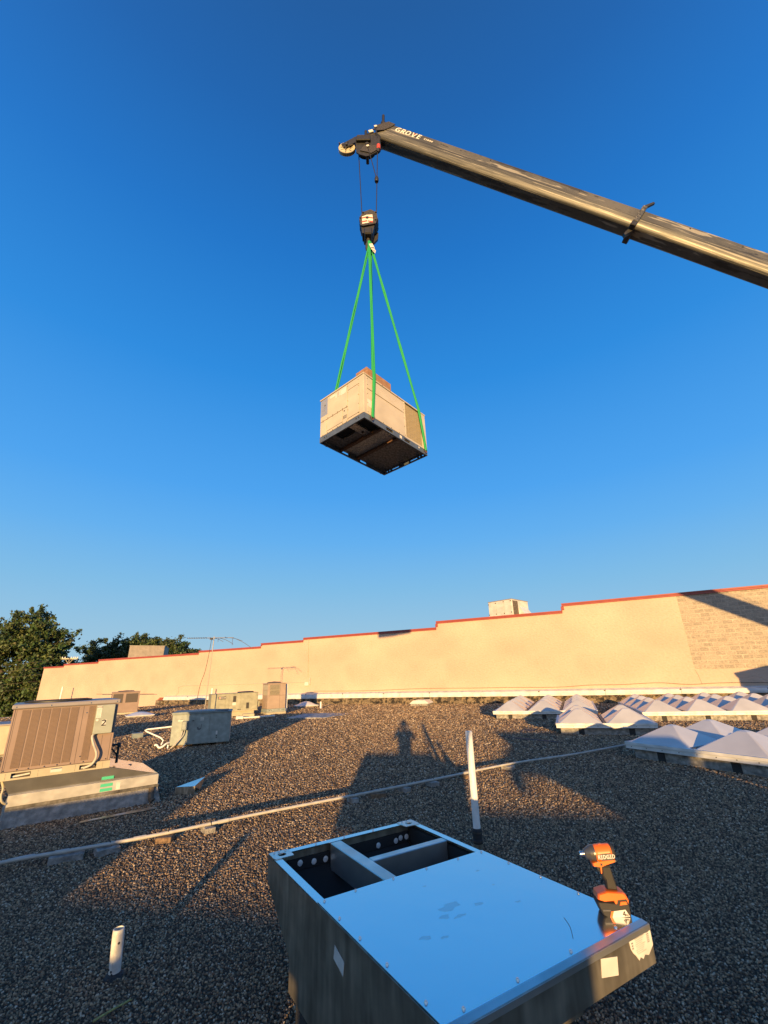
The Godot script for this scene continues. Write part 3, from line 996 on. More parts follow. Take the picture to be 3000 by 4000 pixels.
func make_unit_two() -> void:
	var t := thing("rooftop_unit", "brown louvred rooftop unit marked 2 on a galvanised curb, far left", "rooftop unit", frame(Vector3(-4.92, -0.03, -6.61), 53.1))
	# roofing curb flaring into the roof
	part(t, "curb", quads([
		[[Vector3(-0.06, -0.05, 0.10), Vector3(1.84, -0.05, 0.10), Vector3(1.78, 0.205, 0.0), Vector3(0.0, 0.205, 0.0)], Vector3(0, 0.2, 1)],
		[[Vector3(1.84, -0.05, 0.10), Vector3(1.84, -0.05, -1.35), Vector3(1.78, 0.205, -1.25), Vector3(1.78, 0.205, 0.0)], Vector3(1, 0.2, 0)],
		[[Vector3(-0.06, -0.05, 0.10), Vector3(-0.06, -0.05, -1.35), Vector3(0.0, 0.205, -1.25), Vector3(0.0, 0.205, 0.0)], Vector3(-1, 0.2, 0)],
		[[Vector3(-0.06, -0.05, -1.35), Vector3(1.84, -0.05, -1.35), Vector3(1.78, 0.205, -1.25), Vector3(0.0, 0.205, -1.25)], Vector3(0, 0.2, -1)],
		[[Vector3(0, 0.205, 0), Vector3(1.78, 0.205, 0), Vector3(1.78, 0.205, -1.25), Vector3(0, 0.205, -1.25)], Vector3.UP]]), MT["cap_sheet"])
	part(t, "termination_bar", box(Vector3(-0.01, 0.195, -1.26), Vector3(1.79, 0.232, 0.018), 0.003), MT["galv_dull"])
	# galvanised transition: upright skirt, inward face below the rail, sloped shoulder to the right
	part(t, "skirt", box(Vector3(-0.005, 0.234, -1.27), Vector3(1.775, 0.365, 0.022), 0.003), MT["galv_bright"])
	var A := [Vector3(-0.10, 0.555, 0.09), Vector3(1.09, 0.555, 0.09), Vector3(1.09, 0.555, -1.18), Vector3(-0.10, 0.555, -1.18)]
	var B := [Vector3(0.0, 0.367, 0.0), Vector3(1.765, 0.367, 0.0), Vector3(1.765, 0.367, -1.25), Vector3(0.0, 0.367, -1.25)]
	part(t, "transition", quads([
		[[A[0], A[1], B[1], B[0]], Vector3(0, -0.3, 1)], [[A[1], A[2], B[2], B[1]], Vector3(1, 1, 0)],
		[[A[2], A[3], B[3], B[2]], Vector3(0, 0, -1)], [[A[3], A[0], B[0], B[3]], Vector3(-1, 0, 0)], [A, Vector3.UP]]), MT["galv"])
	part(t, "shoulder_sheet", quads([[[A[1] + Vector3(0.002, 0.004, 0), A[2] + Vector3(0.002, 0.004, 0), B[2] + Vector3(0.002, 0.004, 0), B[1] + Vector3(0.002, 0.004, 0)], Vector3(1, 1, 0)]]), MT["panel_dull"])
	part(t, "standing_seam", box(Vector3(1.10, 0.50, -0.50), Vector3(1.50, 0.512, -0.485), 0.0), MT["galv"], Vector3(0.12, 0.015, 0), Basis(Vector3(0, 0, 1), -0.27))
	part(t, "bracket", box(Vector3(1.42, 0.452, -0.66), Vector3(1.49, 0.462, -0.60), 0.0), MT["worn_steel"])
	# base rail with fork pockets
	var st := st_new()
	for seg in [[-0.15, -0.026, 0.553, 0.648], [-0.026, 0.178, 0.553, 0.575], [-0.026, 0.178, 0.632, 0.648], [0.178, 0.717, 0.553, 0.648], [0.717, 0.92, 0.553, 0.573], [0.717, 0.92, 0.626, 0.648], [0.92, 1.085, 0.553, 0.648]]:
		add_box(st, Vector3(seg[0], seg[2], 0.075), Vector3(seg[1], seg[3], 0.10), 0.0)
	add_box(st, Vector3(1.065, 0.553, -1.15), Vector3(1.085, 0.648, 0.0748), 0.0)
	add_box(st, Vector3(-0.15, 0.553, -1.15), Vector3(-0.13, 0.648, 0.0748), 0.0)
	add_box(st, Vector3(-0.1298, 0.553, -1.15), Vector3(1.0648, 0.648, -1.13), 0.0)
	part(t, "base_rail", st.commit(), MT["rail_beige"])
	part(t, "pocket_back", box(Vector3(-0.12, 0.556, 0.0), Vector3(1.05, 0.645, 0.045), 0.0), MT["mauve_dark"])
	for x in [[-0.015, 0.17], [0.735, 0.9]]:
		part(t, "pocket_pipe", tube([Vector3(x[0], 0.588, 0.06), Vector3(x[1], 0.604, 0.062)], 0.012, 7), MT["pvc_dirty"])
	for x in [-0.09, 0.25, 0.66, 0.985]:
		part(t, "rail_emboss", box(Vector3(x, 0.565, 0.1), Vector3(x + 0.006, 0.638, 0.1035), 0.0), MT["rail_beige"])
	part(t, "rail_label", box(Vector3(0.39, 0.585, 0.1005), Vector3(0.518, 0.634, 0.102), 0.0), MT["sticker"])
	part(t, "rail_label_print", box(Vector3(0.393, 0.621, 0.1024), Vector3(0.515, 0.632, 0.103), 0.0), MT["load_rail"])
	# cabinet
	part(t, "cabinet", box(Vector3(-0.145, 0.65, -1.13), Vector3(1.07, 1.40, 0.08), 0.006), MT["mauve"])
	var xs := [-0.055, 0.055, 0.165, 0.275, 0.385, 0.495]
	for x in xs:
		part(t, "louvre_bank", louvres(x, x + 0.092, 0.685, 1.385, 46, 0.0815), MT["mauve"])
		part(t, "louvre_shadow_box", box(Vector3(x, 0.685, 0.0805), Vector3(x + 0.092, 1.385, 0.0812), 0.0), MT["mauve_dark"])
	part(t, "louvre_bank", louvres(0.715, 0.80, 0.685, 1.385, 46, 0.0815), MT["mauve"])
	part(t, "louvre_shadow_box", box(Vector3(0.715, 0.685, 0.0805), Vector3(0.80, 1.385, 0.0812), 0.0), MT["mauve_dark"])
	for x in [[-0.115, 0.003], [0.645, 0.004], [0.935, 0.003], [1.045, 0.004]]:
		part(t, "panel_seam", box(Vector3(x[0], 0.66, 0.0803), Vector3(x[0] + x[1], 1.39 if x[0] < 0.9 else 0.99, 0.0815), 0.0), MT["mauve_dark"])
	for k in 2:
		part(t, "corner_post", box(Vector3(-0.152 if k == 0 else 1.055, 0.65, 0.055), Vector3(-0.13 if k == 0 else 1.077, 1.40, 0.087), 0.004), MT["mauve"])
	# end and side coil louvres seen from the side step
	part(t, "louvre_bank", louvres(0.1, 1.05, 0.70, 1.36, 30, 0.0), MT["mauve"], Vector3(1.072, 0, 0), Basis(Vector3.UP, PI / 2))
	# lid with fan opening
	part(t, "lid", box(Vector3(-0.175, 1.402, -1.16), Vector3(1.10, 1.46, 0.11), 0.012), MT["lid"])
	var ring := lathe([[0.40, 0.0], [0.42, 0.0], [0.42, 0.02], [0.39, 0.02], [0.37, 0.004], [0.0, 0.004]], 36)
	part(t, "fan_opening", ring, MT["black"], Vector3(0.36, 1.461, -0.52))
	for k in 6:
		part(t, "fan_guard_bar", tube([Vector3(0.36 - 0.38, 1.482, -0.52 + (k - 2.5) * 0.11), Vector3(0.36 + 0.38, 1.482, -0.52 + (k - 2.5) * 0.11)], 0.005, 5), MT["worn_steel"])
	var sl := []
	for p in [[-0.13, 1.43], [0.72, 1.43], [1.05, 1.43], [0.25, 1.43], [0.69, 1.30], [0.70, 0.74], [0.02, 0.668], [0.14, 0.668], [0.31, 0.668], [0.45, 0.668], [0.60, 0.668], [0.75, 0.668], [0.95, 0.672], [1.02, 0.672], [-0.12, 0.668]]:
		sl.append([Vector3(p[0], p[1], 0.111 if p[1] > 1.4 else 0.082), Vector3(0, 0, 1)])
	var sc := part(t, "screws", screws(sl, 0.008), MT["chrome"])
	sc.set_meta("kind", "stuff")
	# electrical disconnect
	var b := part(t, "disconnect_box", box(Vector3(0.80, 1.012, 0.082), Vector3(1.035, 1.395, 0.155), 0.006), MT["box_green"])
	part(b, "label", box(Vector3(0.808, 1.225, 0.1555), Vector3(0.868, 1.382, 0.1565), 0.0), MT["sticker"])
	text(b, "lettering", "EATON", 0.016, MT["print"], Vector3(0.838, 1.366, 0.157), Basis())
	for k in 7:
		part(b, "print_line", box(Vector3(0.815, 1.24 + 0.015 * k, 0.1567), Vector3(0.858 - 0.006 * (k % 3), 1.243 + 0.015 * k, 0.1572), 0.0), MT["cap_sheet"])
	part(b, "round_knockout", disc(0.016, 0.003), MT["sticker"], Vector3(0.83, 1.195, 0.1556), Basis(Vector3.RIGHT, PI / 2))
	part(b, "number_plate", box(Vector3(0.893, 1.108, 0.1555), Vector3(0.945, 1.197, 0.1565), 0.0), MT["sticker"])
	text(b, "number", "2", 0.085, MT["black"], Vector3(0.919, 1.152, 0.157))
	part(b, "handle", box(Vector3(1.036, 1.06, 0.10), Vector3(1.05, 1.09, 0.13), 0.003), MT["black"])
	part(t, "flexible_conduit", tube(curve([Vector3(0.83, 1.02, 0.12), Vector3(0.805, 0.98, 0.135), Vector3(0.835, 0.88, 0.16), Vector3(0.885, 0.775, 0.165), Vector3(0.89, 0.69, 0.15), Vector3(0.85, 0.62, 0.12), Vector3(0.77, 0.585, 0.075)]), 0.016, 9), MT["conduit"])
	part(t, "drain_hose", tube(curve([Vector3(-0.11, 0.56, 0.03), Vector3(-0.075, 0.46, 0.04), Vector3(-0.08, 0.39, 0.05), Vector3(-0.06, 0.32, 0.05), Vector3(-0.015, 0.28, 0.03)]), 0.014, 8), MT["rail_beige"])
	part(t, "gas_pipe", tube([Vector3(1.07, 0.80, -0.30), Vector3(1.22, 0.80, -0.30), Vector3(1.22, 0.55, -0.30)], 0.02, 8), MT["black"])
	part(t, "pipe_elbow", tube([Vector3(1.20, 0.795, -0.30), Vector3(1.225, 0.80, -0.30), Vector3(1.225, 0.755, -0.30)], 0.032, 8), MT["black"])
	part(t, "pipe_brace", tube([Vector3(1.10, 0.79, -0.30), Vector3(1.21, 0.66, -0.30)], 0.012, 6), MT["black"])
	# stickers on the galvanised skirt
	for k in 3:
		var y: float = [0.375, 0.303, 0.245][k]
		part(t, "green_sticker", box(Vector3(1.02, y, 0.023), Vector3(1.172, y + 0.038, 0.0245), 0.0), MT["green_sticker"], Vector3(0, 0 if k > 0 else 0.02, 0.012 if k == 0 else 0.0))
	part(t, "paper_sticker", box(Vector3(1.218, 0.246, 0.0232), Vector3(1.272, 0.334, 0.0247), 0.0), MT["sticker"])
	part(t, "downpipe_stub", tube([Vector3(1.70, 0.20, 0.03), Vector3(1.70, 0.06, 0.06), Vector3(1.72, 0.03, 0.09)], 0.04, 8), MT["wood_grey"])

func make_grey_unit() -> void:
	var t := thing("grey_rooftop_unit", "weathered grey green rooftop unit with disconnect box, in shadow mid left", "rooftop unit", frame(Vector3(-5.94, 0.03, -13.36), 73.0))
	part(t, "sleeper", box(Vector3(0.2, -0.12, -0.95), Vector3(0.36, 0.06, 0.0), 0.01), MT["wood_block"])
	part(t, "sleeper", box(Vector3(1.2, -0.12, -0.95), Vector3(1.36, 0.05, -0.02), 0.01), MT["wood_block"])
	part(t, "cabinet", box(Vector3(0.01, 0.06, -1.0), Vector3(1.545, 0.83, 0.0), 0.008), MT["sage"])
	part(t, "lid", extrude([[-0.01, 0.832], [1.565, 0.832], [1.565, 0.845], [0.9, 0.885], [-0.01, 0.885]], -1.03, 0.03), MT["sage_dark"])
	part(t, "fan_opening", box(Vector3(0.9, 0.858, -0.8), Vector3(1.45, 0.872, -0.12), 0.0), MT["black"], Vector3(0, 0.002, 0), Basis(Vector3(0, 0, 1), 0.0))
	for e in [[0.025, 0.39], [0.40, 0.60], [0.612, 0.985], [0.997, 1.53]]:
		part(t, "door_panel", box(Vector3(e[0], 0.085, 0.0), Vector3(e[1], 0.81, 0.008), 0.003), MT["sage"])
	var b := part(t, "disconnect_box", box(Vector3(0.275, 0.43, 0.009), Vector3(0.42, 0.66, 0.11), 0.006), MT["sage_dark"])
	part(b, "cover", box(Vector3(0.287, 0.46, 0.111), Vector3(0.408, 0.645, 0.118), 0.004), MT["sage"])
	part(t, "name_badge", box(Vector3(0.165, 0.655, 0.0085), Vector3(0.29, 0.695, 0.012), 0.003), MT["sticker"])
	part(t, "badge_print", box(Vector3(0.21, 0.685, 0.0125), Vector3(0.28, 0.70, 0.0135), 0.0), MT["print"])
	for k in 3:
		part(t, "worn_label", box(Vector3(0.735, 0.65 + 0.035 * k, 0.0085), Vector3(0.83, 0.668 + 0.035 * k, 0.0095), 0.0), MT["sticker"])
	part(t, "torn_decal", extrude([[0.66, 0.47], [0.68, 0.42], [0.73, 0.40], [0.77, 0.43], [0.79, 0.55], [0.775, 0.56], [0.765, 0.46], [0.72, 0.45], [0.69, 0.50]], 0.0085, 0.0098), MT["print"])
	part(t, "paper_label", box(Vector3(1.17, 0.27, 0.0085), Vector3(1.215, 0.36, 0.0095), 0.0), MT["sticker"])
	for y in [0.19, 0.235]:
		part(t, "port", disc(0.016, 0.004, 10), MT["black"], Vector3(1.195, y, 0.0085), Basis(Vector3.RIGHT, PI / 2))
	part(t, "latch", box(Vector3(0.53, 0.64, 0.0085), Vector3(0.58, 0.665, 0.02), 0.002), MT["worn_steel"])
	part(t, "power_conduit", tube(curve([Vector3(0.31, 0.43, 0.06), Vector3(0.27, 0.27, 0.10), Vector3(0.11, 0.06, 0.16), Vector3(0.05, -0.02, 0.17), Vector3(0.13, -0.06, 0.2), Vector3(0.30, -0.04, 0.2), Vector3(0.40, 0.07, 0.10), Vector3(0.395, 0.16, 0.01)]), 0.014, 8), MT["conduit"])
	part(t, "power_conduit", tube(curve([Vector3(0.36, 0.43, 0.06), Vector3(0.33, 0.30, 0.09), Vector3(0.16, 0.09, 0.14), Vector3(0.07, 0.0, 0.12)]), 0.012, 8), MT["conduit"])
	# condensate pipe looping out to the left
	part(t, "drain_pipe", tube([Vector3(0.02, 0.53, -0.12), Vector3(-0.60, 0.50, -0.12), Vector3(-0.66, 0.48, -0.12), Vector3(-0.62, 0.45, -0.12), Vector3(-0.24, 0.27, -0.1), Vector3(-0.17, 0.20, -0.08), Vector3(-0.20, 0.10, -0.02)], 0.02, 8), MT["pvc"])
	part(t, "drain_trap", tube(curve([Vector3(0.0, 0.14, -0.1), Vector3(-0.08, 0.12, 0.0), Vector3(-0.16, 0.06, 0.05), Vector3(-0.24, 0.05, 0.05), Vector3(-0.30, 0.11, 0.03), Vector3(-0.36, 0.11, 0.03)]), 0.026, 9), MT["pvc"])
	part(t, "drain_leg", tube([Vector3(-0.02, 0.10, 0.02), Vector3(-0.03, -0.02, 0.03)], 0.02, 7), MT["pvc"])
	# the same maker's tan unit at the picture's left edge
	var u := thing("tan_rooftop_unit", "tan rooftop unit with orange red zigzag logo, cut by left picture edge", "rooftop unit", frame(on_roof(-11.2, -12.1), 60.0))
	part(u, "curb", box(Vector3(0.1, -0.15, -1.2), Vector3(2.1, 0.08, -0.1), 0.01), MT["cap_sheet"])
	part(u, "cabinet", box(Vector3(0.0, 0.082, -1.3), Vector3(2.2, 0.77, 0.0), 0.01), MT["rail_beige"])
	part(u, "lid", box(Vector3(-0.03, 0.772, -1.33), Vector3(2.23, 0.81, 0.03), 0.01), MT["lid"])
	for k in 2:
		var z := []
		for i in 5:
			z.append([1.52 + 0.045 * i, 0.58 + 0.07 * k + (0.05 if i % 2 == 1 else 0.0)])
		for i in range(4, -1, -1):
			z.append([1.52 + 0.045 * i, 0.545 + 0.07 * k + (0.05 if i % 2 == 1 else 0.0)])
		part(u, "zigzag_logo", extrude(z, 0.001, 0.006), MT["red_mark"])
	text(u, "lettering", "M", 0.07, MT["print"], Vector3(1.79, 0.67, 0.003))
	text(u, "lettering", "C", 0.07, MT["print"], Vector3(1.79, 0.58, 0.003))

func make_far_units() -> void:
	# olive unit
	var p := on_roof(-8.75, -23.75)
	var t := thing("olive_rooftop_unit", "long olive rooftop unit with small red and black name badge, mid distance", "rooftop unit", frame(p, 62.0))
	part(t, "curb", box(Vector3(1.05, -0.1, -0.9), Vector3(2.15, 0.25, -0.06), 0.01), MT["rail_beige"])
	part(t, "curb", box(Vector3(0.1, -0.1, -0.9), Vector3(0.9, 0.25, -0.06), 0.01), MT["rail_beige"])
	part(t, "cabinet", box(Vector3(0, 0.252, -1.05), Vector3(2.3, 1.09, 0.0), 0.01), MT["olive"])
	part(t, "lid", box(Vector3(-0.02, 1.092, -1.07), Vector3(2.32, 1.115, 0.02), 0.006), MT["olive"])
	part(t, "fan_shroud", lathe([[0.0, 0.0], [0.42, 0.0], [0.40, 0.05], [0.0, 0.07]], 24), MT["black"], Vector3(1.75, 1.116, -0.5))
	for e in [[0.03, 0.68], [0.69, 0.86], [0.87, 1.42], [1.43, 2.27]]:
		part(t, "door_panel", box(Vector3(e[0], 0.30, 0.0), Vector3(e[1], 1.07, 0.01), 0.003), MT["olive"])
	var bd := part(t, "name_badge", box(Vector3(0.33, 0.86, 0.011), Vector3(0.69, 0.98, 0.018), 0.0), MT["black"])
	part(bd, "badge_ring", disc(0.045, 0.003, 16), MT["sticker"], Vector3(0.40, 0.92, 0.0182), Basis(Vector3.RIGHT, PI / 2))
	part(bd, "badge_ring_centre", disc(0.03, 0.003, 16), MT["red_mark"], Vector3(0.40, 0.92, 0.0195), Basis(Vector3.RIGHT, PI / 2))
	text(bd, "lettering", "TRANE", 0.06, MT["sticker"], Vector3(0.56, 0.92, 0.019))
	part(t, "wiring_label", box(Vector3(1.05, 0.70, 0.011), Vector3(1.20, 0.98, 0.0125), 0.0), MT["worn_steel"])
	part(t, "white_label", box(Vector3(1.03, 0.55, 0.011), Vector3(1.20, 0.68, 0.0125), 0.0), MT["sticker"])
	part(t, "wiring_label", box(Vector3(1.72, 0.36, 0.011), Vector3(1.86, 0.64, 0.0125), 0.0), MT["worn_steel"])
	part(t, "white_label", box(Vector3(0.28, 0.33, 0.011), Vector3(0.52, 0.42, 0.0125), 0.0), MT["sticker"])
	for x in [1.33, 1.42]:
		part(t, "port", disc(0.03, 0.006, 12), MT["black"], Vector3(x, 0.34, 0.011), Basis(Vector3.RIGHT, PI / 2))
	part(t, "side_box", box(Vector3(2.301, 0.42, -0.4), Vector3(2.42, 0.68, -0.1), 0.006), MT["olive"])
	part(t, "base_rail", box(Vector3(-0.01, 0.252, -1.06), Vector3(2.31, 0.29, 0.012), 0.004), MT["rail_beige"])
	var gp := thing("gas_line", "white gas line with fittings lying on gravel before the olive unit", "pipe", Transform3D())
	part(gp, "pipe", tube([on_roof(-6.75, -22.4, 0.08), on_roof(-5.3, -22.75, 0.1)], 0.045, 8), MT["pvc_dirty"])
	part(gp, "fitting", box(Vector3(-0.18, 0, -0.12), Vector3(0.18, 0.16, 0.12), 0.03), MT["pvc_dirty"], on_roof(-6.85, -22.45, 0.0))
	# tall brown unit
	var b := thing("tall_brown_unit", "tall narrow brown air conditioning unit with dark grille before the wall", "rooftop unit", frame(on_roof(-6.15, -24.6), 58.0))
	part(b, "pad", box(Vector3(-0.03, -0.12, -0.95), Vector3(1.0, 0.14, 0.03), 0.01), MT["rail_beige"])
	part(b, "base_rail", box(Vector3(-0.02, 0.142, -0.93), Vector3(0.98, 0.30, 0.02), 0.008), MT["sage"])
	part(b, "cabinet", box(Vector3(0, 0.302, -0.91), Vector3(0.96, 1.50, 0.0), 0.012), MT["tan_brown"])
	part(b, "top_cover", box(Vector3(-0.02, 1.502, -0.93), Vector3(0.98, 1.54, 0.02), 0.012), MT["tan_brown"])
	part(b, "fan_shroud", lathe([[0, 0], [0.38, 0], [0.34, 0.05], [0, 0.08]], 24), MT["grille_dark"], Vector3(0.45, 1.541, -0.45))
	part(b, "grille_recess", box(Vector3(0.10, 0.96, 0.0005), Vector3(0.62, 1.46, 0.004), 0.0), MT["grille_dark"])
	for k in 13:
		part(b, "grille_bar", box(Vector3(0.115 + 0.04 * k, 0.965, 0.0045), Vector3(0.130 + 0.04 * k, 1.455, 0.014), 0.0), MT["rail_beige"])
	part(b, "grille_bar", box(Vector3(0.10, 1.19, 0.0145), Vector3(0.62, 1.205, 0.02), 0.0), MT["rail_beige"])
	part(b, "side_grille", box(Vector3(-0.006, 0.96, -0.82), Vector3(-0.0005, 1.46, -0.08), 0.0), MT["rail_beige"])
	part(b, "side_grille_bar", box(Vector3(-0.014, 1.19, -0.82), Vector3(-0.0065, 1.22, -0.08), 0.0), MT["tan_brown"])
	part(b, "panel_seam", box(Vector3(0.02, 0.925, 0.0005), Vector3(0.94, 0.935, 0.003), 0.0), MT["grille_dark"])
	part(b, "panel_seam", box(Vector3(0.64, 0.32, 0.0005), Vector3(0.648, 1.49, 0.003), 0.0), MT["grille_dark"])
	for x in [0.12, 0.22, 0.62, 0.78, 0.88]:
		part(b, "rail_port", disc(0.018, 0.006, 8), MT["black"], Vector3(x, 0.23, 0.021), Basis(Vector3.RIGHT, PI / 2))
	part(b, "electrical_panel", box(Vector3(1.06, 0.12, -0.55), Vector3(1.16, 1.48, -0.25), 0.01), MT["sky_white"])
	part(b, "panel_strap", box(Vector3(0.981, 1.1, -0.5), Vector3(1.06, 1.2, -0.3), 0.0), MT["worn_steel"])
	solo("paver", "tan concrete block lying left of the tall brown unit's foot", "block", box(Vector3(-0.28, -0.05, -0.15), Vector3(0.28, 0.2, 0.15), 0.02), MT["rail_beige"], frame(on_roof(-6.75, -23.4), 70))
	# brown condenser behind the unit marked 2
	var c := thing("brown_condenser", "dark brown condenser with domed fan top behind the louvred unit", "rooftop unit", frame(on_roof(-16.9, -29.2), 58.0))
	part(c, "pad", box(Vector3(-0.05, -0.15, -1.25), Vector3(1.55, 0.14, 0.05), 0.01), MT["rail_beige"])
	part(c, "cabinet", box(Vector3(0, 0.142, -1.2), Vector3(1.5, 1.28, 0.0), 0.015), MT["mauve"])
	part(c, "top_cover", box(Vector3(-0.02, 1.282, -1.22), Vector3(1.52, 1.34, 0.02), 0.012), MT["mauve"])
	part(c, "fan_shroud", lathe([[0, 0], [0.5, 0], [0.42, 0.05], [0, 0.07]], 24), MT["grille_dark"], Vector3(0.75, 1.341, -0.6))
	for e in [[-0.004, 0.6, 0.0], [0.75, 1.42, 0.0]]:
		part(c, "grille", box(Vector3(maxf(e[0], 0.06), 0.70, 0.0005), Vector3(e[1], 1.22, 0.006), 0.0), MT["grille_dark"])
	part(c, "side_grille", box(Vector3(-0.006, 0.5, -1.1), Vector3(-0.0005, 1.22, -0.1), 0.0), MT["grille_dark"])
	# television antenna
	var m := thing("tv_antenna", "television antenna on thin leaning mast rising before the cream wall", "antenna", Transform3D(Basis(), on_roof(-8.62, -22.6)))
	var top := Vector3(0.05, 3.75, 0.0)
	part(m, "mast", tube([Vector3(0, -0.1, 0), top + Vector3(0, 0.07, 0)], 0.02, 8), MT["aluminium"])
	var ax := Vector3(0.985, -0.02, 0.17).normalized()
	part(m, "boom", tube([top - ax * 1.46, top + ax * 1.05], 0.018, 6), MT["aluminium"])
	var el := Vector3(-0.17, 0, 0.985)
	for k in 9:
		var q := top - ax * (1.42 - 0.13 * k)
		part(m, "element", tube([q - el * (0.12 + 0.006 * k), q + el * (0.12 + 0.006 * k)], 0.012, 5), MT["dark_steel"])
	for e in [[-0.2, 0.75, 0.2], [0.25, 0.9, 0.34], [0.6, 1.0, 0.1], [1.0, 1.25, 0.42]]:
		var q: Vector3 = top + ax * e[0]
		for sg in [-1.0, 1.0]:
			var dd: Vector3 = (el * sg + ax * 0.55 - Vector3(0, e[2], 0)).normalized()
			part(m, "element", tube(curve([q, q + dd * e[1] * 0.5 + Vector3(0, 0.05, 0), q + dd * e[1]]), 0.011, 5), MT["aluminium"])
	part(m, "balun", box(Vector3(-0.06, -0.05, -0.04), Vector3(0.06, 0.03, 0.04), 0.01), MT["black"], top + Vector3(-0.12, -0.04, 0))
	part(m, "coax", tube(curve([top + Vector3(-0.12, -0.06, 0), top + Vector3(-0.14, -0.6, 0.02), Vector3(-0.18, 2.2, 0.03), Vector3(-0.33, 1.6, 0.03), Vector3(-0.42, 0.7, 0.03), Vector3(-0.5, 0.05, 0.03)]), 0.012, 6), MT["black"])
	# plastic vents
	for e in [[-40.5, 0.9, "tall white vent pipe against the wall, far left"], [-32.6, 0.75, "white vent pipe rising behind the olive unit"]]:
		var v := part(self, numbered("vent_pipe"), tube([Vector3(0, -0.7, 0), Vector3(0, 1.6 if e[0] < -36 else 1.35, 0)], 0.075 if e[0] < -36 else 0.06, 10), MT["pvc"])
		v.position = wall_pt(e[0], roof_y(-17, -40), e[1])
		if e[0] < -36:
			v.position = wall_pt(-55.6, 0.0, 1.5)
		tag(v, e[2], "pipe", "white plastic vent pipes")
	var cl := thing("drain_stub", "short white drain stub with flange beside the dome skylight", "pipe", frame(on_roof(-3.95, -28.5), 60))
	part(cl, "stub", tube([Vector3(0, -0.05, 0), Vector3(0, 0.42, 0)], 0.05, 10), MT["pvc"])
	part(cl, "flange", lathe([[0, -0.02], [0.28, -0.02], [0.26, 0.04], [0, 0.06]], 14), MT["membrane"])

func make_neighbour_units() -> void:
	var wxf := Transform3D(Basis(WD, Vector3.UP, -NW), NW * DW)
	var u := thing("white_rooftop_unit", "white panelled rooftop unit with side hood standing behind the stepped coping", "rooftop unit", wxf * Transform3D(Basis(Vector3.UP, deg_to_rad(-18.0)), Vector3(-9.65, 4.2, -3.4)))
	part(u, "curb", box(Vector3(0.05, 0.0, -1.9), Vector3(1.85, 0.4, -0.05), 0.01), MT["cap_sheet"])
	part(u, "cabinet", box(Vector3(0, 0.402, -2.0), Vector3(1.9, 2.52, 0.0), 0.012), MT["roof_unit_white"])
	part(u, "lid", box(Vector3(-0.03, 2.522, -2.03), Vector3(1.93, 2.56, 0.03), 0.01), MT["lid"])
	for e in [[0.02, 0.63], [0.65, 1.23], [1.25, 1.88]]:
		part(u, "panel", box(Vector3(e[0], 0.45, 0.0), Vector3(e[1], 2.5, 0.03), 0.012), MT["roof_unit_white"])
	for e in [[0.04, 2.36], [0.62, 2.40], [1.27, 2.42], [1.84, 2.42], [0.04, 1.65], [0.62, 1.66], [1.27, 1.64], [1.84, 1.66]]:
		part(u, "hinge", box(Vector3(e[0] - 0.035, e[1] - 0.03, 0.031), Vector3(e[0] + 0.035, e[1] + 0.03, 0.06), 0.006), MT["dark_steel"])
	part(u, "side_panel", box(Vector3(1.901, 0.5, -0.7), Vector3(1.92, 2.45, -0.1), 0.0), MT["wood_grey"])
	part(u, "hood", extrude([[0.0, 2.1], [0.42, 1.55], [0.42, 1.45], [0.0, 1.45]], -1.8, -0.8), MT["sky_white"], Vector3(1.902, 0, 0))
	var g := thing("grey_brown_rooftop_unit", "grey brown rooftop unit showing above the coping before the far trees", "rooftop unit", wxf * Transform3D(Basis(Vector3.UP, deg_to_rad(-40.0)), Vector3(-53.3, 3.2, -4.5)))
	part(g, "curb", box(Vector3(0.1, 0, -3.4), Vector3(4.3, 0.4, -0.1), 0.01), MT["cap_sheet"])
	part(g, "cabinet", box(Vector3(0, 0.402, -3.5), Vector3(4.4, 2.5, 0), 0.015), MT["roof_unit_grey"])
	part(g, "lid", box(Vector3(-0.04, 2.502, -3.54), Vector3(4.44, 2.55, 0.04), 0.01), MT["lid"])
	part(g, "control_box", box(Vector3(0.1, 1.9, 0.001), Vector3(0.55, 2.4, 0.12), 0.01), MT["rail_beige"])
	for e in [[0.7, 1.9], [1.95, 2.9], [2.95, 4.3]]:
		part(g, "panel", box(Vector3(e[0], 0.45, 0.001), Vector3(e[1], 2.45, 0.02), 0.006), MT["roof_unit_grey"])
	for e in [[1.0, 2.3, 0.35], [3.9, 2.1, 0.25], [1.9, 1.3, 0.3], [3.4, 1.25, 0.3], [2.6, 1.2, 0.25]]:
		part(g, "label", box(Vector3(e[0], e[1] - 0.12, 0.021), Vector3(e[0] + e[2], e[1] + 0.08, 0.024), 0.0), MT["sticker"])

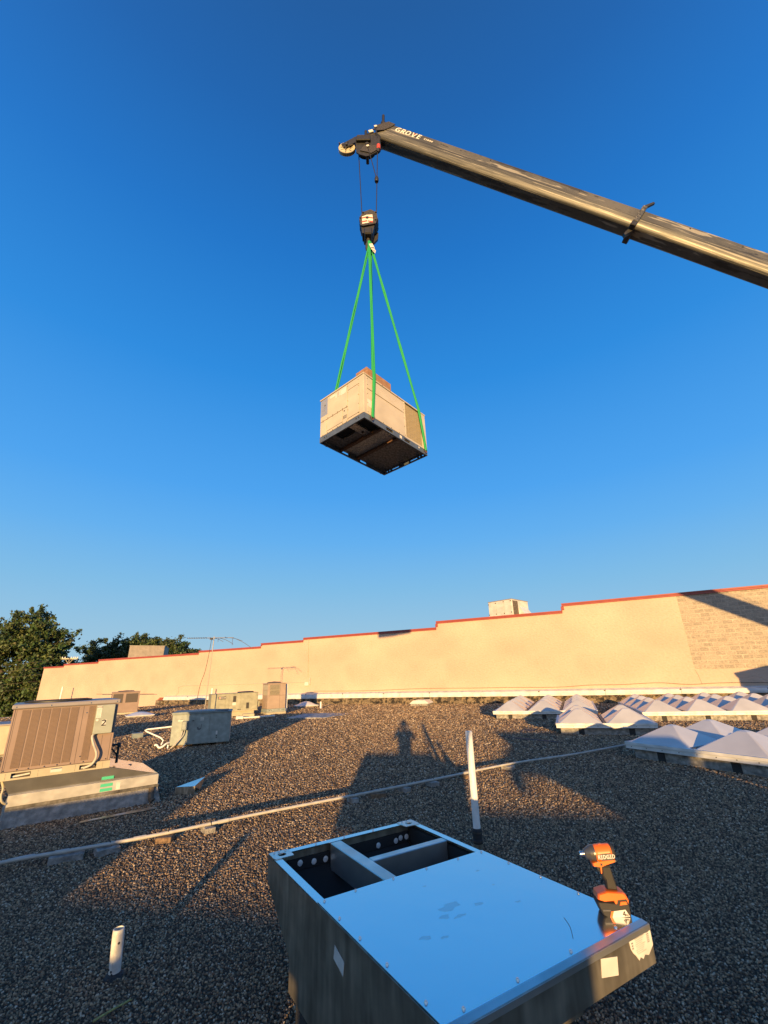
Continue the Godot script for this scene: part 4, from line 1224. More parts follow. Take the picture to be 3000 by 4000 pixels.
# ------------------------------------------------------------------ curb adapter in the foreground
func make_adapter() -> void:
	var X := Vector3(0.8545, 0.0268, -0.5188).normalized()
	var Y := RN
	X = (X - Y * X.dot(Y)).normalized()
	var t := thing("curb_adapter", "galvanised curb adapter with open compartments and shiny blue reflecting top sheet", "curb adapter", Transform3D(Basis(X, Y, X.cross(Y)), Vector3(-0.738, 0.6767, -3.2373)))
	var W := 1.05
	var L := 1.738
	var prof := [[0.0, 0.0], [0.0, -0.124], [0.409, -0.334], [0.409, -0.465], [1.329, -0.465], [1.329, -0.334], [L, -0.126], [L, 0.0]]
	var pv := prof.map(func(p): return Vector2(p[0], p[1]))
	# side sheets: the profile lies in local Z (along) and Y
	var bz := Basis(Vector3(0, 0, 1), Vector3.UP, Vector3(-1, 0, 0))
	part(t, "side_panel", extrude(pv, -0.003, 0.0), MT["galv_dull"], Vector3.ZERO, bz)
	part(t, "side_panel", extrude(pv, -W, -W + 0.003), MT["galv_dull"], Vector3.ZERO, bz)
	var strips := [[0, 1, "end_panel"], [1, 2, "sloped_panel"], [2, 3, "collar"], [4, 5, "collar"], [5, 6, "sloped_panel"], [6, 7, "end_panel"]]
	for s in strips:
		var a: Array = prof[s[0]]
		var b: Array = prof[s[1]]
		var o := Vector3(0, -0.3, 1.0 if s[0] > 3 else -1.0)
		var q := [Vector3(0.004, a[1], a[0]), Vector3(W - 0.004, a[1], a[0]), Vector3(W - 0.004, b[1], b[0]), Vector3(0.004, b[1], b[0])]
		var n: Vector3 = (q[1] - q[0]).cross(q[2] - q[0]).normalized()
		if n.dot(o) < 0:
			n = -n
		var st := st_new()
		face(st, q, n)
		face(st, q.map(func(p): return p - n * 0.003), -n)
		part(t, s[2], st.commit(), MT["galv_dull"])
	# folded top rim
	part(t, "rim", box(Vector3(0, -0.004, 0.0), Vector3(0.045, 0.0, 0.752), 0.0), MT["panel"])
	part(t, "rim", box(Vector3(W - 0.042, -0.004, 0.0), Vector3(W, 0.0, 0.752), 0.0), MT["panel"])
	part(t, "rim", box(Vector3(0.0452, -0.004, 0.0), Vector3(W - 0.0422, 0.0, 0.048), 0.0), MT["panel"])
	var c1 := part(t, "corner_plate", holed_plate(0.0, 0.122, 0.0, 0.122, 0.062, 0.068, 0.026), MT["galv"], Vector3(0, 0.0045, 0))
	c1.rotation.y = 0.0
	part(t, "corner_plate", holed_plate(0.93, W, 0.0, 0.115, 0.99, 0.06, 0.026), MT["galv"], Vector3(0, 0.0045, 0))
	# dividers
	part(t, "divider", box(Vector3(0.39, -0.145, 0.049), Vector3(0.466, -0.003, 0.749), 0.004), MT["galv"])
	part(t, "divider", box(Vector3(0.467, -0.13, 0.414), Vector3(W - 0.043, -0.003, 0.474), 0.004), MT["galv"])
	# black insulation lining
	part(t, "lining", box(Vector3(0.047, -0.112, 0.006), Vector3(W - 0.044, -0.052, 0.03), 0.0), MT["insulation"])
	part(t, "lining", quads([[[Vector3(0.044, -0.108, 0.012), Vector3(W - 0.044, -0.108, 0.012), Vector3(W - 0.044, -0.318, 0.424), Vector3(0.044, -0.318, 0.424)], Vector3(0, 1, 0.5)]]), MT["insulation"])
	var lp := [Vector2(0.03, -0.03), Vector2(0.03, -0.11), Vector2(0.425, -0.318), Vector2(0.425, -0.455), Vector2(0.76, -0.455), Vector2(0.76, -0.03)]
	part(t, "lining", extrude(lp, -0.04, -0.006), MT["insulation"], Vector3.ZERO, bz)
	part(t, "lining", extrude(lp, -W + 0.008, -W + 0.04), MT["insulation"], Vector3.ZERO, bz)
	part(t, "lining", box(Vector3(0.042, -0.45, 0.765), Vector3(W - 0.042, -0.02, 0.785), 0.0), MT["insulation"])
	part(t, "duct_floor", box(Vector3(0.03, -0.464, 0.42), Vector3(W - 0.03, -0.457, 1.32), 0.0), MT["insulation"])
	part(t, "inner_flange", box(Vector3(0.047, -0.05, 0.006), Vector3(W - 0.044, -0.006, 0.02), 0.0), MT["galv_dull"])
	var wsh := lathe([[0, 0], [0.0165, 0], [0.0165, 0.002], [0.006, 0.004], [0, 0.004]], 16)
	for p in [[0.194, -0.075], [0.286, -0.085], [0.365, -0.088], [0.755, -0.09], [0.897, -0.09], [0.936, -0.08], [0.985, -0.082]]:
		part(t, "pin_washer", wsh, MT["washer"], Vector3(p[0], p[1], 0.0305), Basis(Vector3.RIGHT, PI / 2))
	for p in [[0.19, -0.12], [0.33, -0.10], [0.60, -0.12], [0.8, -0.11]]:
		part(t, "pin_washer", wsh, MT["washer"], Vector3(p[0], p[1], 0.764), Basis(Vector3.RIGHT, -PI / 2))
	for p in [[0.24, -0.10], [0.62, -0.11]]:
		part(t, "pin_washer", wsh, MT["washer"], Vector3(W - 0.041, p[1], p[0]), Basis(Vector3(0, 0, 1), PI / 2))
	# the shiny cover sheet with turned edges
	part(t, "cover_sheet", box(Vector3(0.004, 0.0005, 0.75), Vector3(W - 0.004, 0.006, L - 0.03), 0.002), MT["panel"])
	part(t, "front_flange", quads([[[Vector3(0.0, 0.0055, L - 0.03), Vector3(W, 0.0055, L - 0.03), Vector3(W, -0.002, L + 0.002), Vector3(0, -0.002, L + 0.002)], Vector3(0, 1, 0.3)], [[Vector3(0.0, -0.002, L + 0.002), Vector3(W, -0.002, L + 0.002), Vector3(W, -0.02, L + 0.003), Vector3(0, -0.02, L + 0.003)], Vector3(0, 0, 1)]]), MT["galv"])
	var r := RandomNumberGenerator.new()
	r.seed = 5
	# finger smears and scratches left on the sheet
	var smears := [[0.47, 1.16, 0.055], [0.40, 1.22, 0.03], [0.455, 1.25, 0.03], [0.60, 1.22, 0.028], [0.24, 1.3, 0.03], [0.30, 1.34, 0.02], [0.75, 1.31, 0.015], [0.78, 1.12, 0.012], [0.83, 0.95, 0.014], [0.5, 0.93, 0.012]]
	for s in smears:
		var poly := []
		var n := 11
		for k in n:
			var a := TAU * k / n
			var q: float = s[2] * r.randf_range(0.35, 1.0)
			poly.append([s[0] + cos(a) * q * 1.3, s[1] + sin(a) * q * 0.7])
		part(t, "smear", extrude(poly, -0.0068, -0.0064), MT["smear"], Vector3.ZERO, Basis(Vector3.RIGHT, Vector3(0, 0, 1), Vector3(0, -1, 0)))
	part(t, "scratch", tube(curve([Vector3(0.80, 0.0062, 1.52), Vector3(0.76, 0.0062, 1.58), Vector3(0.70, 0.0062, 1.64)]), 0.0012, 5), MT["print"])
	var scr := lathe([[0, 0], [0.0065, 0], [0.0065, 0.002], [0.0045, 0.006], [0, 0.007]], 8)
	for p in [[0.03, 0.775], [0.2, 0.765], [0.42, 0.765], [0.63, 0.768], [0.85, 0.768], [1.02, 0.775], [0.02, 0.96], [0.02, 1.15], [0.02, 1.36], [0.02, 1.6], [1.03, 0.98], [1.03, 1.2], [1.03, 1.42], [0.1, 1.69], [0.34, 1.69], [0.62, 1.69], [0.9, 1.69]]:
		part(t, "screw", scr, MT["chrome"], Vector3(p[0], 0.006, p[1]))
	for p in [[0.03, 0.02], [0.06, 0.018], [0.1, 0.02], [0.30, 0.024], [0.50, 0.024], [0.72, 0.024], [0.96, 0.02], [1.0, 0.018]]:
		part(t, "screw", scr, MT["chrome"], Vector3(p[0], 0.002 if p[0] > 0.13 and p[0] < 0.92 else 0.0045, p[1]))
	# paper stickers
	part(t, "sticker", cbox(0.0013, 0.05, 0.095, 0.0), MT["sticker"], Vector3(-0.0039, -0.112, 1.003), Basis(Vector3.RIGHT, 0.24))
	part(t, "sticker", cbox(0.097, 0.053, 0.0013, 0.0), MT["sticker"], Vector3(0.762, -0.058, L + 0.0010), Basis(Vector3(0, 0, 1), -0.2))
	var lb := part(t, "shipping_label", extrude([[0.90, -0.010], [1.048, -0.010], [1.049, -0.068], [1.01, -0.090], [0.985, -0.082], [0.972, -0.092], [0.955, -0.082], [0.945, -0.09], [0.93, -0.072], [0.915, -0.06], [0.905, -0.045]], L + 0.0002, L + 0.0015), MT["sticker"])
	for k in 6:
		part(lb, "barcode_bar", box(Vector3(1.015, -0.020 - 0.006 * k, L + 0.0016), Vector3(1.032, -0.0225 - 0.006 * k, L + 0.002), 0.0), MT["print"])
	for k in 9:
		part(lb, "print_line", box(Vector3(0.935 + 0.003 * (k % 3), -0.022 - 0.0058 * k, L + 0.0016), Vector3(1.0 - 0.006 * (k % 4), -0.0235 - 0.0058 * k, L + 0.002), 0.0), MT["cap_sheet"])
	for k in 3:
		part(lb, "print_line", box(Vector3(0.912, -0.028 - 0.008 * k, L + 0.0016), Vector3(0.922, -0.032 - 0.008 * k, L + 0.002), 0.0), MT["print"])
	# roof curb under the adapter's collar
	var c := thing("roof_curb", "dark roof curb under the galvanised adapter in the foreground", "curb", Transform3D(Basis(X, Y, X.cross(Y)), Vector3(-0.738, 0.6767, -3.2373)))
	part(c, "curb_wall", box(Vector3(0.03, -0.80, 0.43), Vector3(1.02, -0.468, 1.31), 0.01), MT["tar"])
	part(c, "cant_strip", quads([[[Vector3(-0.05, -0.66, 0.35), Vector3(1.1, -0.66, 0.35), Vector3(1.02, -0.58, 0.428), Vector3(0.03, -0.58, 0.428)], Vector3(0, 0.5, -1)],
		[[Vector3(-0.05, -0.66, 1.39), Vector3(1.1, -0.66, 1.39), Vector3(1.02, -0.58, 1.312), Vector3(0.03, -0.58, 1.312)], Vector3(0, 0.5, 1)],
		[[Vector3(-0.05, -0.66, 0.35), Vector3(-0.05, -0.66, 1.39), Vector3(0.028, -0.58, 1.312), Vector3(0.028, -0.58, 0.428)], Vector3(-1, 0.5, 0)],
		[[Vector3(1.1, -0.66, 0.35), Vector3(1.1, -0.66, 1.39), Vector3(1.022, -0.58, 1.312), Vector3(1.022, -0.58, 0.428)], Vector3(1, 0.5, 0)]]), MT["tar"])

# ------------------------------------------------------------------ cordless impact driver
func make_driver() -> void:
	var xf := frame(Vector3(0.922, 0.7005, -2.342), 96.0, true)
	var t := thing("impact_driver", "orange and grey cordless impact driver standing on the shiny sheet's corner", "power tool", xf)
	var zc := Vector3(0, 0, -0.037)
	part(t, "battery", moulded([[0.0, 0.0], [0.086, 0.001], [0.092, 0.012], [0.092, 0.052], [0.03, 0.056], [-0.012, 0.058], [-0.036, 0.058], [-0.036, 0.047], [-0.022, 0.013]], 0.037, 0.01, 0.005), MT["grip"], zc)
	part(t, "battery_clip", box(Vector3(-0.022, 0.026, -0.01), Vector3(0.012, 0.034, 0.001), 0.002), MT["gear"])
	part(t, "battery_label", extrude([[0.011, 0.027], [0.070, 0.034], [0.084, 0.011], [0.003, 0.006]], 0.0002, 0.0012), MT["sticker"])
	part(t, "label_stripe", extrude([[0.011, 0.0275], [0.022, 0.0285], [0.012, 0.0065], [0.003, 0.0055]], 0.0013, 0.0018), MT["orange"])
	text(t, "capacity_figure", "4", 0.017, MT["black"], Vector3(0.062, 0.0205, 0.0015))
	text(t, "capacity_unit", "Ah", 0.007, MT["black"], Vector3(0.073, 0.016, 0.0015))
	for x in [0.012, 0.075]:
		part(t, "foot_screw", disc(0.003, 0.002, 8), MT["chrome"], Vector3(x, 0.004, 0.0005), Basis(Vector3.RIGHT, PI / 2))
	part(t, "foot_housing", moulded([[-0.030, 0.084], [0.004, 0.094], [0.074, 0.090], [0.085, 0.083], [0.094, 0.062], [0.091, 0.052], [0.036, 0.047], [0.028, 0.059], [-0.013, 0.060], [-0.034, 0.066]], 0.038, 0.012, 0.006), MT["orange"], zc)
	part(t, "latch_surround", extrude([[0.039, 0.049], [0.045, 0.066], [0.082, 0.070], [0.087, 0.053]], 0.0005, 0.002), MT["grip"])
	part(t, "latch_button", moulded([[0.049, 0.050], [0.055, 0.062], [0.077, 0.063], [0.081, 0.053]], 0.003, 0.001, 0.001), MT["orange"], Vector3(0, 0, 0.003))
	part(t, "handle", moulded([[0.018, 0.09], [0.062, 0.088], [0.058, 0.125], [0.046, 0.181], [0.010, 0.181], [0.004, 0.150], [0.012, 0.126]], 0.019, 0.014, 0.010), MT["grip"], zc)
	part(t, "trigger", moulded([[-0.014, 0.178], [0.008, 0.178], [0.003, 0.150], [-0.006, 0.158]], 0.008, 0.004, 0.003), MT["grip"], zc)
	part(t, "handle_strip", moulded([[0.003, 0.178], [0.010, 0.178], [0.006, 0.152], [0.0015, 0.150]], 0.0195, 0.004, 0.001), MT["orange"], zc)
	part(t, "lower_housing", moulded([[-0.029, 0.190], [-0.006, 0.197], [0.072, 0.203], [0.071, 0.195], [0.026, 0.180], [0.003, 0.173], [-0.027, 0.178]], 0.024, 0.010, 0.004), MT["orange"], zc)
	# motor housing is a barrel along local X
	var bx := Basis(Vector3(0, 1, 0), Vector3(1, 0, 0), Vector3(0, 0, -1))
	var axis := Vector3(0, 0.222, -0.037)
	var tilt := Basis(Vector3(0, 0, 1), 0.06)
	part(t, "motor_housing", lathe([[0, -0.008], [0.030, -0.008], [0.032, 0.0], [0.032, 0.052], [0.030, 0.060], [0, 0.060]], 28), MT["orange"], axis, tilt * bx)
	part(t, "rear_cap", lathe([[0, 0.0605], [0.029, 0.0605], [0.029, 0.068], [0.022, 0.076], [0, 0.079]], 24), MT["grip"], axis, tilt * bx)
	part(t, "gear_case", lathe([[0, -0.052], [0.013, -0.052], [0.018, -0.048], [0.027, -0.030], [0.031, -0.016], [0.031, -0.0085], [0, -0.0085]], 28), MT["gear"], axis, tilt * bx)
	part(t, "collet", lathe([[0, -0.073], [0.008, -0.073], [0.0105, -0.070], [0.0105, -0.062], [0.008, -0.061], [0.008, -0.057], [0.0105, -0.056], [0.0105, -0.0525], [0, -0.0525]], 18), MT["chrome"], axis, tilt * bx)
	part(t, "name_plate", moulded([[0.002, 0.219], [0.008, 0.227], [0.052, 0.231], [0.058, 0.226], [0.059, 0.205], [0.012, 0.203], [0.003, 0.209]], 0.003, 0.001, 0.001), MT["gear"], Vector3(0, -0.001, -0.006))
	text(t, "lettering", "RIDGID", 0.0155, MT["sticker"], Vector3(0.0315, 0.2165, -0.0022), tilt, true, false, 0.001)
	part(t, "top_button", box(Vector3(0.014, 0.250, -0.045), Vector3(0.026, 0.256, -0.029), 0.002), MT["orange"])
	part(t, "vent_slot", box(Vector3(0.060, 0.207, -0.0125), Vector3(0.064, 0.226, -0.006), 0.001), MT["black"])
	for p in [[-0.006, 0.196], [0.069, 0.199]]:
		part(t, "housing_screw", disc(0.0035, 0.002, 8), MT["chrome"], Vector3(p[0], p[1], -0.0125), Basis(Vector3.RIGHT, PI / 2))
	part(t, "belt_hole", disc(0.005, 0.001, 10), MT["black"], Vector3(0.008, 0.186, -0.0128), Basis(Vector3.RIGHT, PI / 2))

# ------------------------------------------------------------------ the lifted unit
func slotted(len: float, h: float, th: float, slots: Array) -> ArrayMesh:   # a rail along X, slots [x0, x1, y0, y1]
	var st := st_new()
	var x := 0.0
	slots.sort_custom(func(a, b): return a[0] < b[0])
	for s in slots:
		add_box(st, Vector3(x, 0, -th), Vector3(s[0], h, 0), 0.0)
		add_box(st, Vector3(s[0], 0, -th), Vector3(s[1], s[2], 0), 0.0)
		add_box(st, Vector3(s[0], s[3], -th), Vector3(s[1], h, 0), 0.0)
		x = s[1]
	add_box(st, Vector3(x, 0, -th), Vector3(len, h, 0), 0.0)
	return st.commit()

var LXF: Transform3D

func make_load() -> void:
	var l := Vector3(0.66212, -0.01635, -0.74922).normalized()
	var u := Vector3(-0.02044, 0.999, -0.03987)
	u = (u - l * u.dot(l)).normalized()
	LXF = Transform3D(Basis(l, u, l.cross(u)), Vector3(-0.3473, 6.35, -7.1434))
	var L := 2.024
	var S := 1.298
	var H := 1.092
	var t := thing("hoisted_unit", "new tan packaged rooftop unit hanging in green slings against blue sky", "rooftop unit", LXF)
	# base rails (the side facing us has Z = 0)
	part(t, "base_rail", slotted(L, 0.125, 0.03, [[0.18, 0.225, 0.06, 0.10], [0.636, 0.848, 0.03, 0.095], [1.21, 1.413, 0.03, 0.095], [1.91, 1.95, 0.06, 0.10]]), MT["load_rail"])
	part(t, "base_rail", slotted(L, 0.125, 0.03, [[0.636, 0.848, 0.03, 0.095], [1.21, 1.413, 0.03, 0.095]]), MT["load_rail"], Vector3(L, 0, -S), Basis(Vector3.UP, PI))
	part(t, "base_rail", slotted(S - 0.062, 0.125, 0.03, [[0.10, 0.13, 0.05, 0.09], [0.17, 0.2, 0.05, 0.09], [1.03, 1.06, 0.05, 0.09], [1.1, 1.13, 0.05, 0.09]]), MT["load_rail"], Vector3(0, 0, -S + 0.031), Basis(Vector3.UP, -PI / 2))
	part(t, "base_rail", slotted(S - 0.062, 0.125, 0.03, [[0.06, 0.11, 0.03, 0.075], [0.16, 0.20, 0.03, 0.075], [0.24, 0.45, 0.03, 0.07], [0.78, 1.0, 0.03, 0.07], [1.05, 1.09, 0.03, 0.075], [1.13, 1.17, 0.03, 0.075]]), MT["load_rail"], Vector3(L, 0, -0.031), Basis(Vector3.UP, PI / 2))
	# floor pan with two duct openings
	var st := st_new()
	var y0 := 0.088
	var y1 := 0.096
	for r in [[0.031, 0.085, 0.031, S - 0.031], [0.085, 0.555, 0.031, 0.085], [0.085, 0.555, 0.34, 0.535], [0.335, 0.555, 0.535, 0.95], [0.085, 0.555, 0.95, S - 0.031], [0.555, L - 0.031, 0.031, S - 0.031]]:
		add_box(st, Vector3(r[0], y0, -r[3]), Vector3(r[1], y1, -r[2]), 0.0)
	part(t, "floor_pan", st.commit(), MT["load_floor"])
	part(t, "duct_opening", box(Vector3(0.086, 0.115, -0.339), Vector3(0.554, 0.125, -0.086), 0.0), MT["insulation"])
	part(t, "duct_opening", box(Vector3(0.086, 0.115, -0.949), Vector3(0.334, 0.125, -0.536), 0.0), MT["insulation"])
	for x in [0.58, 1.08]:
		part(t, "cross_channel", box(Vector3(x - 0.035, 0.035, -S + 0.032), Vector3(x + 0.035, 0.0875, -0.032), 0.004), MT["rust"])
	# crumpled foil insulation between the channels
	var fs := st_new()
	var fr := noise(61, 1.0, 3)
	var nx := 22
	var nz := 50
	var fp := func(i: int, j: int) -> Vector3:
		var x := lerpf(0.64, 1.02, float(i) / nx)
		var z := lerpf(0.06, S - 0.12, float(j) / nz)
		return Vector3(x, 0.076 + 0.010 * fr.get_noise_2d(x * 14.0, z * 9.0) - 0.012 * absf(fr.get_noise_2d(x * 9.0 + 40.0, z * 16.0)), -z)
	for i in nx:
		for j in nz:
			face(fs, [fp.call(i, j), fp.call(i + 1, j), fp.call(i + 1, j + 1), fp.call(i, j + 1)], Vector3.DOWN)
	part(t, "foil_insulation", fs.commit(), MT["foil"])
	part(t, "foil_insulation", box(Vector3(0.09, 0.078, -0.53), Vector3(0.55, 0.087, -0.345), 0.004), MT["foil"])
	part(t, "drain_port", disc(0.03, 0.006, 14), MT["insulation"], Vector3(0.42, 0.08, -0.45), Basis(Vector3.RIGHT, PI))
	# cabinet: side toward us has service panels and the coil at its far end
	part(t, "cabinet_core", box(Vector3(0.02, 0.127, -S + 0.02), Vector3(1.28, H - 0.03, -0.02), 0.0), MT["load_tan"])
	part(t, "cabinet_core", box(Vector3(1.281, 0.127, -S + 0.02), Vector3(L - 0.02, H - 0.03, -0.09), 0.0), MT["grille_dark"])
	for e in [[0.09, 1.265, 0.135, 0.745], [0.09, 1.265, 0.757, 1.05]]:
		part(t, "side_panel", box(Vector3(e[0], e[2], -0.019), Vector3(e[1], e[3], 0.0), 0.003), MT["load_tan"])
	part(t, "panel_lip", box(Vector3(0.09, 0.747, -0.012), Vector3(1.17, 0.756, 0.012), 0.002), MT["load_tan"])
	for e in [[0.0, 0.085], [1.27, 1.30], [1.885, L]]:
		part(t, "corner_post", box(Vector3(e[0], 0.127, -0.07 if e[0] > 0.1 else -0.019), Vector3(e[1], H - 0.03, 0.002), 0.004), MT["load_tan"])
	var cs := st_new()
	for k in 44:
		var x := 1.305 + 0.0131 * k
		add_box(cs, Vector3(x, 0.17, -0.05), Vector3(x + 0.004, 1.045, -0.018), 0.0)
	part(t, "condenser_coil", cs.commit(), MT["coil"])
	part(t, "coil_back", box(Vector3(1.301, 0.165, -0.06), Vector3(1.884, 1.05, -0.045), 0.0), MT["coil"])
	part(t, "coil_sill", box(Vector3(1.301, 0.128, -0.06), Vector3(1.884, 0.17, -0.002), 0.003), MT["load_tan"])
	# short end (X = 0) with doors
	var doors := [[0.012, 0.125, 0.135, 1.05], [0.135, 0.455, 0.20, 0.88], [0.135, 0.455, 0.89, 1.05], [0.135, 0.455, 0.135, 0.19], [0.467, 0.60, 0.135, 0.49], [0.467, 1.286, 0.502, 1.05], [0.612, 1.09, 0.20, 0.49], [1.10, 1.286, 0.135, 0.49], [0.612, 1.09, 0.135, 0.19]]
	for e in doors:
		part(t, "end_panel", box(Vector3(-0.001, e[2], -e[1]), Vector3(0.019, e[3], -e[0]), 0.003), MT["load_tan"])
	part(t, "end_panel", box(Vector3(L - 0.019, 0.135, -S + 0.012), Vector3(L + 0.001, 1.05, -0.012), 0.003), MT["load_tan"])
	part(t, "rear_panel", box(Vector3(0.02, 0.135, -S - 0.001), Vector3(L - 0.02, 1.05, -S + 0.019), 0.003), MT["load_tan"])
	part(t, "top_lid", box(Vector3(-0.012, H - 0.032, -S - 0.012), Vector3(L + 0.012, H, 0.014), 0.006), MT["load_tan"])
	var lb := part(t, "rating_label", box(Vector3(-0.0035, 0.62, -1.275), Vector3(-0.0012, 1.04, -1.065), 0.0), MT["silver_label"])
	for k in 8:
		part(lb, "print_line", box(Vector3(-0.0042, 0.68 + 0.04 * k, -1.25), Vector3(-0.0036, 0.688 + 0.04 * k, -1.1 - 0.02 * (k % 3)), 0.0), MT["cap_sheet"])
	part(lb, "print_block", box(Vector3(-0.0045, 0.86, -1.17), Vector3(-0.0036, 0.89, -1.12), 0.0), MT["print"])
	for e in [[0.50, 0.66, 0.865, 1.02], [0.67, 0.82, 0.885, 1.01], [0.84, 0.99, 0.955, 1.02]]:
		part(t, "paper_label", box(Vector3(-0.0035, e[2], -e[1]), Vector3(-0.0012, e[3], -e[0]), 0.0), MT["sticker"])
	for k in 6:
		part(t, "label_print", box(Vector3(-0.0045, 0.90 + 0.018 * k, -0.78), Vector3(-0.0036, 0.905 + 0.018 * k, -0.70), 0.0), MT["print"])
	for k in 3:
		part(t, "vent_slot", box(Vector3(-0.003, 0.245 + 0.028 * k, -0.592), Vector3(-0.0012, 0.256 + 0.028 * k, -0.478), 0.0), MT["black"])
	part(t, "access_hole", disc(0.016, 0.003, 12), MT["black"], Vector3(-0.0012, 0.43, -0.55), Basis(Vector3(0, 0, 1), PI / 2))
	part(t, "side_label", box(Vector3(0.10, 0.32, 0.0005), Vector3(0.24, 0.5, 0.002), 0.0), MT["sticker"])
	part(t, "rail_sticker", box(Vector3(1.06, 0.03, 0.0005), Vector3(1.13, 0.10, 0.002), 0.0), MT["sticker"])
	part(t, "rail_sticker", box(Vector3(1.70, 0.06, 0.0005), Vector3(1.735, 0.10, 0.002), 0.0), MT["sticker"])
	var sl := []
	for y in [0.18, 0.40, 0.62, 0.84, 0.99]:
		sl.append([Vector3(-0.002, y, -0.145), Vector3(-1, 0, 0)])
		sl.append([Vector3(-0.002, y, -0.445), Vector3(-1, 0, 0)])
		sl.append([Vector3(1.25, y, 0.001), Vector3(0, 0, 1)])
		sl.append([Vector3(0.105, y, 0.001), Vector3(0, 0, 1)])
	for z in [0.48, 0.60, 0.75, 0.9, 1.05, 1.2]:
		for y in [0.145, 0.48, 0.515]:
			sl.append([Vector3(-0.002, y, -z), Vector3(-1, 0, 0)])
	for x in [0.3, 0.55, 0.8, 1.05]:
		sl.append([Vector3(x, 0.15, 0.001), Vector3(0, 0, 1)])
		sl.append([Vector3(x, 1.075, 0.015), Vector3(0, 0, 1)])
	var sc := part(t, "screws", screws(sl, 0.008), MT["print"])
	sc.set_meta("kind", "stuff")
	# carton strapped on top
	var cb := thing("cardboard_carton", "brown cardboard carton riding on top of the hoisted unit", "carton", LXF * Transform3D(Basis(), Vector3(0.24, H + 0.001, -0.44)))
	part(cb, "carton", box(Vector3(0, 0, 0), Vector3(0.76, 0.36, 0.32), 0.006), MT["card"])
	part(cb, "flap", box(Vector3(-0.004, 0.30, 0.0), Vector3(-0.001, 0.366, 0.32), 0.0), MT["card"])
	part(cb, "tape", box(Vector3(0.02, 0.3605, 0.13), Vector3(0.74, 0.3615, 0.19), 0.0), MT["rail_beige"])
	# four slings, each doubled, from the hook over the lid's edge to the rail
	var hook := LXF.affine_inverse() * Vector3(-0.265, 12.60, -8.33)
	var names := [
		["green lifting sling running down to the hoisted unit's nearest bottom corner", 0.205, 0.03, 0.29, 0.02],
		["green lifting sling at right reaching the coil end of the hoisted unit", 1.93, 0.03, 1.78, 0.02],
		["green lifting sling at left passing behind the hoisted unit's lettered end", 0.205, -S - 0.03, 0.36, -S - 0.02],
		["green lifting sling in the middle passing behind the carton to the back", 1.93, -S - 0.03, 1.72, -S - 0.02]]
	for i in 4:
		var e: Array = names[i]
		var s := thing("lifting_sling", e[0], "sling", LXF, "green lifting slings under the hook")
		for k in 2:
			var o := (k - 0.5) * 0.042
			var top := hook + Vector3(o * 0.6 + 0.02 * (i - 1.5), 0.02 * k, o * 0.4)
			var edge := Vector3(e[3] + o, H + 0.004, e[4] + (0.006 if e[4] > -0.5 else -0.006))
			var low := Vector3(e[1] + o * 0.7, 0.08, e[2])
			var mid := edge.lerp(low, 0.5)
			var pts := [top]
			for q in range(1, 9):
				var w := 0.012 * sin(q * 2.1 + k * PI + i)
				pts.append(top.lerp(edge, q / 9.0) + Vector3(w, 0, -w))
			pts.append(edge)
			pts.append(mid + Vector3(0.006 * (1 - 2 * k), 0, 0.004))
			pts.append(low)
			part(s, "strand", tube(pts, 0.0205, 7), MT["sling"])
		part(s, "shackle", tube(curve([Vector3(e[1] - 0.03, 0.10, e[2]), Vector3(e[1] - 0.025, 0.05, e[2] * 1.0), Vector3(e[1], 0.025, e[2]), Vector3(e[1] + 0.025, 0.05, e[2]), Vector3(e[1] + 0.03, 0.10, e[2])]), 0.009, 7), MT["rust"])
		if i == 2:
			for q in 3:
				part(s, "sling_tag", box(Vector3(-0.05, -0.07, -0.004), Vector3(0.05, 0.07, 0.004), 0.002), MT["sticker"], hook + Vector3(-0.05 + 0.05 * q, -0.28 - 0.05 * q, 0.10), Basis(Vector3(0, 1, 0), -0.7 + 0.3 * q) * Basis(Vector3(0, 0, 1), 0.3 - 0.25 * q))

